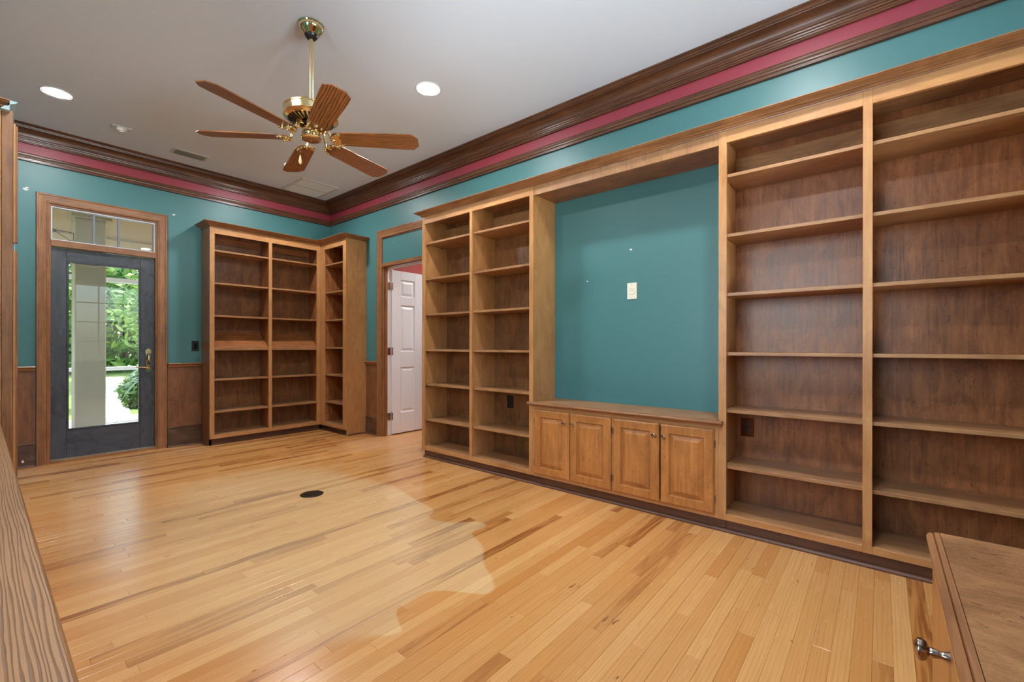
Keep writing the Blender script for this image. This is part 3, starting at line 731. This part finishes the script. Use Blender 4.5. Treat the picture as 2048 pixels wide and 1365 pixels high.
bay(br, -5.212, -5.843, SHZ[:5] + (.392,), pins=False); bay(br, -5.881, -6.560, SHZ[:5] + (.385,), pins=False)
# one kick board and one shoe run below all three
kk = thing('toe_kick', (-.28, -4.5, 0), 'dark toe-kick board with a rounded shoe strip under the long run of built-ins', 'molding')
for a, b in ((-3.85, -2.431), (-5.205, -3.852), (-6.60, -5.207)): woodbox('kick_board', BX + .022, BX + .036, a, b, 0, .0715, 'kick', 1, kk)
sweep('shoe_molding', [(0, 0), (.020, 0), (.020, .008), (.014, .016), (.006, .020), (0, .020)], [(BX + .021, -2.431), (BX + .021, -6.60)], -1, wood('kick', 1), kk)
cr = sweep('long_crown_molding', ccrown(z=2.413, p=.064, h=.045), [(-.001, -2.412), (BX, -2.412), (BX, -6.62)], -1, wood('casing', 1))
# path travels towards the camera with the room on its right: keep the profile on the room side
tag(cr, 'long stepped crown molding on top of the built-in bookcases and niche', 'molding')

# ------------------------------------------------------------------ outlets and switches
def outlet(loc, axis, label, body, face, kind='duplex', w_=.074, h_=.116, name='wall_outlet', cat='outlet'):
    """axis 0: on a wall facing -x, axis 1: on a wall facing -y; loc = centre on the wall plane"""
    t = thing(name, loc, label, cat); x, y, z = loc
    def bx(n, a0, a1, z0, z1, d0, d1, m, par, bev=.001):
        if axis == 0: return box(n, x - d1, x - d0, y + a0, y + a1, z + z0, z + z1, m, par, bev)
        return box(n, x + a0, x + a1, y - d1, y - d0, z + z0, z + z1, m, par, bev)
    bx('plate', -w_ / 2, w_ / 2, -h_ / 2, h_ / 2, .0005, .006, body, t, .0015)
    if kind == 'duplex':
        for s in (-1, 1):
            p_ = (x - .006, y, z + s * .020) if axis == 0 else (x, y - .006, z + s * .020)
            lathe('socket', [(0, 0), (.0165, 0), (.0165, -.002), (0, -.0022)], p_, face, t, 20, 0 if axis == 0 else 1)
            for a in (-.006, .006): bx('slot', a - .0012, a + .0012, s * .020 + .001, s * .020 + .009, .0082, .0088, plain('slot_dark', srgb(12, 10, 10), .6), t, 0)
            bx('slot', -.002, .002, s * .020 - .009, s * .020 - .005, .0082, .0088, MATS['slot_dark'], t, 0)
    elif kind == 'clock':
        p_ = (x - .006, y, z) if axis == 0 else (x, y - .006, z)
        lathe('recess', [(.027, 0), (.026, -.003), (.022, -.0035), (.019, -.001), (0, -.0005)], p_, face, t, 28, 0 if axis == 0 else 1, cap=False)
        for a, b in ((-.006, .004), (.006, .004), (0, -.007)): bx('slot', a - .0016, a + .0016, b - .003, b + .003, .0066, .0074, plain('slot_dark', srgb(12, 10, 10), .6), t, 0)
        for b in (-.046, .046): bx('screw', -.002, .002, b - .002, b + .002, .006, .0072, chrome, t, .0005)
    elif kind == 'switch':
        bx('rocker', -.016, .016, -.032, .032, .006, .0085, face, t)
        bx('rocker_edge', -.014, .014, 0, .028, .0085, .0095, face, t)
    return t
outlet((-1.580, 0, 1.093), 1, 'black light switch on the teal wall beside the corner bookcase', black, plain('black_gloss', srgb(14, 13, 13), .15), 'switch', .066, .112, 'light_switch', 'switch')
outlet((0, -4.475, 1.512), 0, 'ivory recessed clock outlet in the middle of the teal niche', ivory, ivory, 'clock', .076, .122)
outlet((-.012, -5.260, .584), 0, 'bronze outlet in the bookcase right of the niche', copper, black)
outlet((-.012, -3.294, .586), 0, 'black outlet in the bookcase left of the niche', black, black)
outlet((-.842, -.012, .268), 1, 'small black outlet low in the corner bookcase', black, black, 'duplex', .05, .08)
# bare plaster chips where hooks were pulled out
def chip(x, y, z, axis, par, s=.012):
    bm = bmesh.new(); n = 9; c = []
    for i in range(n):
        a = 2 * math.pi * i / n; r_ = s * rnd.uniform(.45, 1.0)
        u, v = r_ * math.cos(a) * 1.2, r_ * math.sin(a) * .7
        c.append((u, v))
    f0 = [bm.verts.new((x - .0012, y + u, z + v) if axis == 0 else (x + u, y - .0012, z + v)) for u, v in c]
    f1 = [bm.verts.new((x + .001, y + u * 1.3, z + v * 1.3) if axis == 0 else (x + u * 1.3, y + .001, z + v * 1.3)) for u, v in c]
    bm.faces.new(f0)
    for i in range(n): bm.faces.new((f0[i], f1[i], f1[(i + 1) % n], f0[(i + 1) % n]))
    from_bm('plaster_chip', bm, plaster, par)
chip(-1.775, 0, 2.519, 1, wb, .014); chip(-2.868, 0, 2.504, 1, wb, .022); chip(-2.855, 0, 2.52, 1, wb, .01)
chip(0, -4.465, 1.826, 0, wr, .012); chip(0, -4.093, 1.62, 0, wr, .008); chip(0, -1.492, 2.33, 0, wr, .004); chip(0, -1.49, 2.318, 0, wr, .004)
dsx = thing('door_stop', (-2.883, -.016, .066), 'small brass door stop screwed to the baseboard left of the glass door', 'door stop')
lathe('stem', [(0, 0), (.009, 0), (.009, -.003), (.004, -.006), (.004, -.05), (0, -.05)], (-2.883, -.016, .066), brass, dsx, 14, 1)
lathe('bumper', [(0, -.05), (.008, -.05), (.009, -.06), (0, -.063)], (-2.883, -.016, .066), ivory, dsx, 14, 1)

# ------------------------------------------------------------------ ceiling fan
FXc, FYc = -1.84, -3.235
fan = thing('ceiling_fan', (FXc, FYc, ZC), 'brass ceiling fan with six brown oak blades and a pull chain', 'fan')
lathe('canopy', [(0, 0), (.072, 0), (.074, -.006), (.070, -.012), (.071, -.018), (.066, -.030), (.058, -.042), (.048, -.052), (.044, -.058), (.040, -.062)], (FXc, FYc, ZC), brass, fan)
lathe('canopy_ball', [(.040, -.055), (.036, -.072), (.026, -.084), (.015, -.088), (0, -.088)], (FXc, FYc, ZC), black, fan)
lathe('downrod', [(0, -.08), (.0125, -.08), (.0125, -.455), (0, -.455)], (FXc, FYc, ZC), rodm, fan, 20)
HZ = 2.440
mh = lathe('motor_housing', [(0, .150), (.022, .150), (.024, .122), (.05, .119), (.10, .112), (.142, .103), (.151, .098), (.156, .092), (.156, .086), (.152, .083), (.152, .056), (.156, .052), (.156, .046), (.150, .041), (.142, .036)], (FXc, FYc, HZ), brassb, fan, 48)
bowl = lathe('vent_bowl', [(.142, .036), (.132, .029), (.114, .021), (.094, .015), (.072, .011), (0, .010)], (FXc, FYc, HZ), brass, fan, 48)
for k in range(30):                                            # dark vent slots round the bowl
    a = 2 * math.pi * k / 30
    bm = bmesh.new()
    pr = [(.130, .0275), (.115, .0214), (.099, .0163), (.083, .0126)]
    wd = (.0080, .0075, .0066, .0052); dr = Vector((math.cos(a), math.sin(a), 0)); tg = Vector((-math.sin(a), math.cos(a), 0)); c0 = Vector((FXc, FYc, HZ))
    rg = [[bm.verts.new(c0 + dr * r_ + tg * s_g * w_ + Vector((0, 0, h_ - .0022))) for s_g in (-1, 1)] for (r_, h_), w_ in zip(pr, wd)]
    for p_, q_ in zip(rg, rg[1:]): bm.faces.new((p_[0], p_[1], q_[1], q_[0]))
    from_bm('vent_slot', bm, plain('vent_black', srgb(26, 18, 12), .5), bowl)
lathe('flywheel', [(0, .014), (.050, .014), (.052, .006), (.064, .004), (.064, -.008), (.044, -.012), (0, -.012)], (FXc, FYc, HZ), black, fan)
lathe('switch_housing', [(0, -.010), (.040, -.010), (.050, -.014), (.052, -.018), (.052, -.056), (.049, -.062), (.054, -.067), (.061, -.072), (.061, -.077), (.055, -.082), (.049, -.084)], (FXc, FYc, HZ), brass, fan)
lathe('bottom_cap', [(.049, -.084), (.045, -.087), (0, -.088)], (FXc, FYc, HZ), wood('blade', 0), fan)
lathe('cap_screw', [(0, -.087), (.006, -.087), (.006, -.091), (0, -.093)], (FXc, FYc, HZ), brass, fan, 14)
def blade_parts(par):
    """one blade and one iron along +x from the fan axis, local frame"""
    bm = bmesh.new(); tilt = R(-12)
    out = [(.133, -.040), (.150, -.055), (.185, -.060), (.55, -.072), (.61, -.071), (.645, -.036), (.645, .036), (.61, .071), (.55, .072), (.185, .060), (.150, .055), (.133, .040)]
    zt = -.0
    def P(x, y, z): return (x, y * math.cos(tilt) - z * math.sin(tilt), y * math.sin(tilt) + z * math.cos(tilt))
    t0 = [bm.verts.new(P(a, b, .003)) for a, b in out]; t1 = [bm.verts.new(P(a, b, -.003)) for a, b in out]
    bm.faces.new(t0); bm.faces.new(t1[::-1])
    for i in range(len(out)): bm.faces.new((t0[i], t1[i], t1[(i + 1) % len(out)], t0[(i + 1) % len(out)]))
    bmesh.ops.recalc_face_normals(bm, faces=bm.faces)
    me = bpy.data.meshes.new('blade'); bm.to_mesh(me); bm.free(); me.materials.append(wood('blade', 0))
    bm = bmesh.new()
    tube_bm(bm, [(.056, 0, .070), (.082, 0, .068), (.100, 0, .050), (.110, 0, .020), (.120, 0, -.004), (.142, 0, -.010)], [.009, .010, .009, .009, .010, .008], 10)
    # ornate scalloped plate under the blade root
    pl_ = [(.150, -.012), (.158, -.030), (.170, -.044), (.186, -.050), (.205, -.062), (.222, -.058), (.226, -.046), (.212, -.036), (.206, -.022), (.214, -.010), (.218, 0)]
    pl_ = [(a - .036, b * .95) for a, b in pl_]; pl_ = pl_ + [(a, -b) for a, b in pl_[-2::-1]]
    a0 = [bm.verts.new(P(a, b, -.0035)) for a, b in pl_]; a1 = [bm.verts.new(P(a, b, -.010)) for a, b in pl_]
    bm.faces.new(a0[::-1]); bm.faces.new(a1)
    for i in range(len(pl_)): bm.faces.new((a0[i], a1[i], a1[(i + 1) % len(pl_)], a0[(i + 1) % len(pl_)]))
    for a, b in ((.136, -.032), (.160, -.047), (.136, .032), (.160, .047), (.149, 0), (.124, -.015), (.124, .015), (.178, -.049), (.178, .049)):
        lathe_bm(bm, [(0, 0), (.008, 0), (.007, -.005), (0, -.008)], P(a, b, -.010), 10)
    bmesh.ops.recalc_face_normals(bm, faces=bm.faces)
    me2 = bpy.data.meshes.new('blade_iron'); bm.to_mesh(me2); bm.free(); me2.materials.append(brass)
    for f in me2.polygons: f.use_smooth = True
    try: me2.set_sharp_from_angle(angle=R(40))
    except Exception: pass
    return me, me2
mb, mi = blade_parts(fan)
for k in range(6):
    a = R(15 + 60 * k)
    for nm, me in (('blade', mb), ('blade_iron', mi)):
        o = bpy.data.objects.new(nm, me); COL.objects.link(o); o.parent = fan
        o.location = (0, 0, 2.368 - ZC); o.rotation_euler = (0, 0, a)
cx_, cy_ = FXc - .066 * math.cos(R(50)), FYc + .066 * math.sin(R(50))
pc = tube('pull_chain', [(FXc - .028, FYc + .033, 2.372), (cx_ + .006, cy_ - .007, 2.372), (cx_, cy_, 2.364), (cx_, cy_, 2.262)], .0012, brass, fan, 6)
lathe('chain_pendant', [(0, .0), (.003, -.002), (.006, -.02), (.0095, -.036), (.009, -.046), (.004, -.056), (0, -.058)], (cx_, cy_, 2.264), pendw, pc, 16)

# ------------------------------------------------------------------ ceiling fixtures
def can(x, y, label):
    t = thing('recessed_light', (x, y, ZC), label, 'ceiling light')
    lathe('trim_ring', [(.072, 0), (.094, 0), (.095, -.003), (.090, -.006), (.074, -.004)], (x, y, ZC), white, t, 40, cap=False)
    lathe('lamp_lens', [(0, -.0025), (.050, -.003), (.072, -.0035), (.072, -.001), (0, -.001)], (x, y, ZC), lens, t, 40)
can(-2.75, -1.0, 'round recessed light in the ceiling above the glass door')
can(-.95, -3.26, 'round recessed light in the ceiling right of the fan')
can(-.95, -1.0, 'round recessed light in the ceiling near the room corner, behind the fan blades')
can(-2.75, -3.26, 'round recessed light in the ceiling left of the fan, out of the picture')
can(-.95, -5.5, 'round recessed light in the ceiling over the right bookcase, out of the picture')
can(-2.75, -5.5, 'round recessed light in the ceiling above the left counter, out of the picture')
# slotted supply vent
v = thing('ceiling_vent', (-1.747, -.457, ZC), 'rectangular ceiling air vent with dark slots near the back wall', 'vent')
VX0, VX1, VY0, VY1 = -1.905, -1.590, -.540, -.375
bm = bmesh.new()
for a, b, c, e in ((VX0, VX1, VY0, VY0 + .026), (VX0, VX1, VY1 - .026, VY1), (VX0, VX0 + .028, VY0 + .026, VY1 - .026), (VX1 - .028, VX1, VY0 + .026, VY1 - .026)):
    add_box(bm, a, b, c, e, ZC - .006, ZC - .0005, .001)
from_bm('vent_frame', bm, trimwhite, v)
box('vent_backing', VX0 + .028, VX1 - .028, VY0 + .026, VY1 - .026, ZC - .0015, ZC - .0006, darkgrille, v, 0)
for k in range(7):
    yy = VY0 + .034 + k * .0162
    extr('slat', [(0, 0), (.009, -.006), (.010, -.005), (.001, .001)], (VX0 + .028, yy, ZC - .002), (VX1 - .028, yy, ZC - .002), (0, 1, 0), (0, 0, 1), plain('slat_grey', srgb(120, 122, 120), .5), v)
# return air grille with two louvred fields
g = thing('return_air_grille', (-.48, -.455, ZC), 'large white return-air grille in the ceiling corner', 'vent')
GX0, GX1, GY0, GY1 = -.725, -.262, -.735, -.165
bm = bmesh.new()
for a, b, c, e in ((GX0, GX1, GY0, GY0 + .03), (GX0, GX1, GY1 - .03, GY1), (GX0, GX0 + .03, GY0 + .03, GY1 - .03), (GX1 - .03, GX1, GY0 + .03, GY1 - .03)):
    add_box(bm, a, b, c, e, ZC - .010, ZC - .0005, .002)
from_bm('grille_frame', bm, trimwhite, g)
ym = (GY0 + GY1) / 2
box('grille_bar', GX0 + .03, GX1 - .03, ym - .012, ym + .012, ZC - .009, ZC - .0006, trimwhite, g, .001)
box('grille_backing', GX0 + .03, GX1 - .03, GY0 + .03, GY1 - .03, ZC - .001, ZC - .0004, plain('grille_shadow', srgb(150, 150, 146), .7), g, 0)
for c, e in ((GY0 + .03, ym - .012), (ym + .012, GY1 - .03)):
    for k in range(18):
        yy = c + .004 + (e - c - .008) * k / 18
        extr('louvre', [(0, 0), (.010, -.007), (.0112, -.0062), (.0012, .001)], (GX0 + .03, yy, ZC - .0015), (GX1 - .03, yy, ZC - .0015), (0, 1, 0), (0, 0, 1), trimwhite, g)
for yy in (GY0 + .1, GY1 - .1): lathe('latch', [(0, 0), (.008, 0), (.007, -.005), (0, -.006)], (GX0 + .018, yy, ZC - .010), white, g, 12)
# emergency flasher / smoke detector on a mounting plate
s_ = thing('smoke_detector', (-2.314, -.66, ZC), 'small white smoke detector on a rectangular ceiling plate', 'smoke detector')
box('mounting_plate', -2.385, -2.243, -.70, -.615, ZC - .010, ZC - .0005, trimwhite, s_, .002)
lathe('sensor_head', [(0, -.010), (.038, -.010), (.038, -.022), (.033, -.034), (.018, -.038), (.016, -.044), (0, -.045)], (-2.314, -.667, ZC), white, s_, 28)
# floor register
fr_ = thing('floor_outlet_cover', (-1.560, -2.678, 0), 'small round dark bronze cover set in the floor boards', 'floor cover')
lathe('cover_ring', [(.0, .0006), (.060, .0006), (.078, .0006), (.080, .003), (.074, .005), (.062, .005), (.058, .0035), (0, .0035)], (-1.560, -2.678, 0), bronze, fr_, 40)
for k in range(5):
    yy = -.036 + k * .018; hw = math.sqrt(.052 ** 2 - yy ** 2)
    box('slot', -1.560 - hw, -1.560 + hw, -2.678 + yy - .0035, -2.678 + yy + .0035, .0034, .0042, plain('slot_dark', srgb(12, 10, 10), .6), fr_, 0)
for s in (-1, 1): lathe('flip_lid', [(0, .0036), (.019, .0036), (.019, .0055), (.014, .0062), (0, .0062)], (-1.560 + s * .026, -2.678, 0), bronze, fr_, 24)

# ------------------------------------------------------------------ tall cabinet at the left edge
tc_ = thing('tall_cabinet', (-3.4, -1.9, 0), 'tall brown cabinet at the left edge with crown molding, seen from its end', 'cabinet')
woodbox('end_panel', XL + .002, -3.060, -2.205, -2.190, 0, 2.40, 'maple', 2, tc_)
woodbox('stile', -3.0585, -3.017, -2.206, -2.180, 0, 2.40, 'casing', 2, tc_)
woodbox('front_stile', -3.045, -3.0175, -2.180, -2.10, 0, 2.40, 'maple', 2, tc_)
woodbox('carcass', XL + .002, -3.046, -2.188, -1.50, 0, 2.40, 'panel', 2, tc_)
sweep('crown', ccrown(z=2.442, p=.050, h=.056), [(XL + .002, -2.206), (-3.030, -2.206)], -1, wood('casing', 0), tc_)
sweep('crown', ccrown(z=2.442, p=.028, h=.056), [(-3.030, -2.206 - .04), (-3.030, -1.55)], -1, palebl, tc_)
woodbox('fluted_trim', -3.016, -3.006, -2.200, -2.160, 1.672, 2.335, 'maple', 2, tc_)
woodbox('fluted_trim', -3.0055, -2.998, -2.195, -2.160, 1.672, 2.325, 'casing', 2, tc_)
woodbox('fluted_trim', -3.016, -3.006, -2.200, -2.160, 0, 1.630, 'maple', 2, tc_)
woodbox('fluted_trim', -3.0055, -2.998, -2.195, -2.160, 0, 1.622, 'casing', 2, tc_)
box('paint_strip', -3.013, -3.008, -2.185, -2.165, 1.629, 1.674, palebl, tc_)
# ------------------------------------------------------------------ left counter
lc = thing('left_counter', (-3.4, -4.7, 0), 'coarse-grained brown wooden counter running along the left side', 'counter')
extr('counter_top', [(-.70, 0), (-.004, 0), (0, .006), (0, .022), (-.004, .028), (-.70, .028)], (-3.064, -7.4, .662), (-3.064, -2.262, .662), (1, 0, 0), (0, 0, 1), wood('counter', 1), lc)
woodbox('base', XL + .02, -3.12, -7.4, -2.27, .09, .660, 'door_wood', 1, lc)
woodbox('kick_board', XL + .02, -3.17, -7.4, -2.28, 0, .09, 'kick', 1, lc)
# ------------------------------------------------------------------ right desk
DX, DZ = -1.990, .750
dk = thing('desk', (-2.4, -6.4, 0), 'brown wooden desk at the lower right with scratched top and molded edge', 'desk')
woodbox('desk_top', -3.05, DX, -6.78, -6.001, DZ - .022, DZ, 'desktop', 1, dk)
sweep('edge_molding', [(0, DZ - .034), (.007, DZ - .034), (.007, DZ - .026), (.014, DZ - .022), (.018, DZ - .014), (.018, DZ - .008), (.014, DZ - .003), (.009, DZ - .003), (.008, DZ - .006), (.007, DZ - .001), (0, DZ)], [(-3.05, -6.000), (DX - .001, -6.000)], 1, wood('casing', 0), dk)
woodbox('side_panel', DX - .030, DX - .012, -6.76, -5.9925, .0, DZ - .035, 'maple', 2, dk)
woodbox('apron', -3.05, DX - .030, -6.02, -6.004, .0, DZ - .035, 'maple', 0, dk)
dr_ = woodbox('desk_door', -2.44, -2.05, -6.0035, -5.987, .08, DZ - .045, 'door_wood', 2, dk, .002)
lathe('knob', [(0, 0), (.008, 0), (.006, .004), (.0045, .010), (.0065, .016), (.0055, .020), (.012, .023), (.0145, .028), (.014, .032), (.008, .036), (0, .037)], (-2.318, -5.987, .685), chrome, dr_, 24, 1)

# ------------------------------------------------------------------ porch and garden beyond the glass door
tag(box('floor_porch', -5.5, 2.5, .15, 2.9, -.12, -.03, concrete, None, 0), kind='structure')
pcg = thing('ceiling_porch', (-2, 1.5, 2.96), kind='structure')
for k in range(24):
    xx = -4.6 + k * .2
    box('ceiling_board', xx, xx + .194, .15, 2.95, 2.96, 2.98, porchceil, pcg, .003)
box('ceiling_deck', -4.7, 0.5, .15, 3.1, 2.985, 3.05, porchceil, pcg, 0)
pb = thing('porch_beam', (-2, 2.7, 2.25), 'beige boxed beam of the porch above the screens', 'beam')
box('beam_box', -4.6, .4, 2.62, 2.84, 2.28, 2.96, porchceil, pb, .004)
box('beam_trim', -4.6, .4, 2.60, 2.62, 2.62, 2.645, stucco, pb, .002)
pcl = thing('porch_column', (-2.22, 1.95, 0), 'square beige stucco column on the porch behind the door glass', 'column')
box('shaft', -2.365, -2.075, 1.8, 2.1, -.03, 2.70, stucco, pcl, .006)
box('capital', -2.40, -2.02, 1.765, 2.135, 2.70, 2.96, stucco, pcl, .006)
sfr = thing('screen_frame', (-1.9, 2.7, 0), 'white wooden screen frame with rails along the porch edge', 'screen')
for a in (-4.2, -3.05, -2.60, -1.15, -.2): box('post', a - .035, a + .035, 2.66, 2.74, -.03, 2.28, porchw, sfr, .003)
for c, e in ((.735, .786), (2.015, 2.081), (-.03, .06)): box('rail', -4.2, .2, 2.67, 2.73, c, e, porchw, sfr, .003)
lfr = thing('side_screen', (-2.70, 1.6, 0), 'white side screen frame on the porch left of the column', 'screen')
for yy in (.7, 1.55, 2.4): box('post', -2.86, -2.80, yy, yy + .06, -.03, 2.5, porchw, lfr, .003)
for z in (.10, .80, 1.78): box('rail', -2.855, -2.805, .7, 2.46, z, z + .06, porchw, lfr, .003)
box('kick_panel', -2.84, -2.82, .7, 2.46, .0, .12, porchw, lfr, .002)
hb = thing('hanging_bracket', (-2.6, 1.5, 2.44), 'thin black scrolled iron bracket seen through the transom window', 'bracket')
tube('arm', [(-2.80, 1.5, 2.462), (-2.6, 1.5, 2.452), (-2.405, 1.5, 2.436)], .004, blackm, hb)
tube('brace', [(-2.575, 1.5, 2.448), (-2.50, 1.5, 2.39), (-2.415, 1.5, 2.330)], .0035, blackm, hb)
tube('hook', [(-2.405, 1.5, 2.436), (-2.405, 1.5, 2.40), (-2.405, 1.5, 2.335)], .0035, blackm, hb)
tube('scroll', [(-2.575 + .022 * math.cos(t_), 1.5, 2.436 + .014 * math.sin(t_)) for t_ in [i * .6 for i in range(11)]], .003, blackm, hb)
tag(box('garden_ground', -40, 40, 2.95, 60, -.30, -.06, grass, None, 0), kind='structure')
gw = thing('garden_path', (-1.8, 3, 0), 'white paved garden path leading away from the porch', 'path')
bm = bmesh.new()
q0 = [bm.verts.new(v_) for v_ in ((-2.05, 2.95, -.05), (-1.62, 2.95, -.05), (.30, 15.5, -.05), (-.30, 15.5, -.05))]
q1 = [bm.verts.new(v_.co + Vector((0, 0, -.06))) for v_ in q0]
bm.faces.new(q0)
for i in range(4): bm.faces.new((q0[i], q1[i], q1[(i + 1) % 4], q0[(i + 1) % 4]))
from_bm('paving', bm, concrete, gw)
def foliage(name, blobs, n, size, mat, parent, seed):
    r_ = random.Random(seed); vs, fs = [], []
    tot = sum(b[3] ** 2 for b in blobs)
    for bx_, by_, bz_, br_ in blobs:
        for _ in range(int(n * br_ ** 2 / tot)):
            d = Vector((r_.gauss(0, 1), r_.gauss(0, 1), r_.gauss(0, 1))).normalized() * br_ * (.55 + .5 * r_.random())
            c = Vector((bx_, by_, bz_)) + d; u = Vector((r_.gauss(0, 1), r_.gauss(0, 1), r_.gauss(0, 1))).normalized()
            v_ = u.orthogonal().normalized(); s = size * r_.uniform(.6, 1.3); o = len(vs)
            vs += [c - u * s, c + v_ * s * .45, c + u * s, c - v_ * s * .45]; fs.append((o, o + 1, o + 2, o + 3))
    b = base(parent); me = bpy.data.meshes.new(name); me.from_pydata([tuple(p_ - b) for p_ in vs], [], fs)
    return tag(link(name, me, mat, parent), kind='stuff')
def tree(x, y, h, r_, label, seed, mat=leaf, n=9000, size=.11, low=.38):
    t = thing('garden_tree', (x, y, -.06), label, 'tree', None); q = random.Random(seed)
    tube('trunk', [(x, y, -.1), (x + .05, y, h * .3), (x - .05, y + .05, h * .6), (x, y, h * .85)], [.14, .11, .08, .03], bark, t, 10)
    bl_ = [(x + q.uniform(-.7, .7) * r_, y + q.uniform(-.7, .7) * r_, h * q.uniform(low, .95), r_ * q.uniform(.35, .62)) for _ in range(15)]
    foliage('foliage', bl_, n, size, mat, t, seed)
tree(1.0, 8.6, 4.6, 2.3, 'bright green leafy tree nearest the porch, seen through the right of the door glass', 3, n=15000, size=.10, low=.12)
tree(6.2, 14.0, 6.0, 2.6, 'sunlit green tree behind the nearest one', 5, n=9000, size=.16)
tree(-4.2, 13.0, 6.5, 2.6, 'green tree beyond the left side screen', 6, n=7000, size=.18)
tree(1.2, 21.0, 8.0, 4.2, 'large green tree farthest down the garden', 8, n=12000, size=.22, low=.1)
def shrub(x, y, r_, label, seed, mat=leafd, z=.25, n=2600, size=.06):
    t = thing('garden_shrub', (x, y, -.06), label, 'shrub'); q = random.Random(seed)
    tube('stem', [(x, y, -.1), (x, y, z)], [.03, .02], bark, t, 6)
    foliage('foliage', [(x + q.uniform(-.5, .5) * r_, y + q.uniform(-.5, .5) * r_, z + q.uniform(-.2, .7) * r_, r_ * q.uniform(.5, .8)) for _ in range(6)], n, size, mat, t, seed)
shrub(-.95, 4.75, .45, 'dark green rounded shrub beside the path near the porch', 12)
shrub(-.1, 6.1, .55, 'larger green shrub right of the garden path', 13, n=3500, size=.08)
shrub(-2.6, 5.2, .7, 'green shrub left of the garden path', 14, leaf)
pt = thing('palm_plant', (-1.22, 3.75, -.06), 'spiky blue-green palm plant just outside the porch screen', 'plant')
tube('stem', [(-1.22, 3.75, -.1), (-1.22, 3.75, .55)], [.05, .035], bark, pt, 8)
q = random.Random(4)
for k in range(26):
    a = q.uniform(0, 2 * math.pi); el = q.uniform(-.1, 1.2); ln = q.uniform(.55, .85)
    d = Vector((math.cos(a), math.sin(a), 0)); sd_ = Vector((-d.y, d.x, 0)); bm = bmesh.new(); prev = None
    for j in range(6):
        s = j / 5; c = Vector((-1.22, 3.75, .55)) + d * ln * s * math.cos(el) + Vector((0, 0, ln * (math.sin(el) * s - .75 * s * s)))
        wdt = .028 * (1 - s) * (.4 + 1.2 * s) + .002
        cur = (bm.verts.new(c - sd_ * wdt), bm.verts.new(c + Vector((0, 0, .006))), bm.verts.new(c + sd_ * wdt))
        if prev: bm.faces.new((prev[0], prev[1], cur[1], cur[0])); bm.faces.new((prev[1], prev[2], cur[2], cur[1]))
        prev = cur
    from_bm('frond', bm, palm, pt)
# garden behind the camera, seen only as a reflection in the door glass
tag(box('garden_ground_near', -30, 30, -40, YN - .15, -.3, -.08, grass, None, 0), kind='structure')
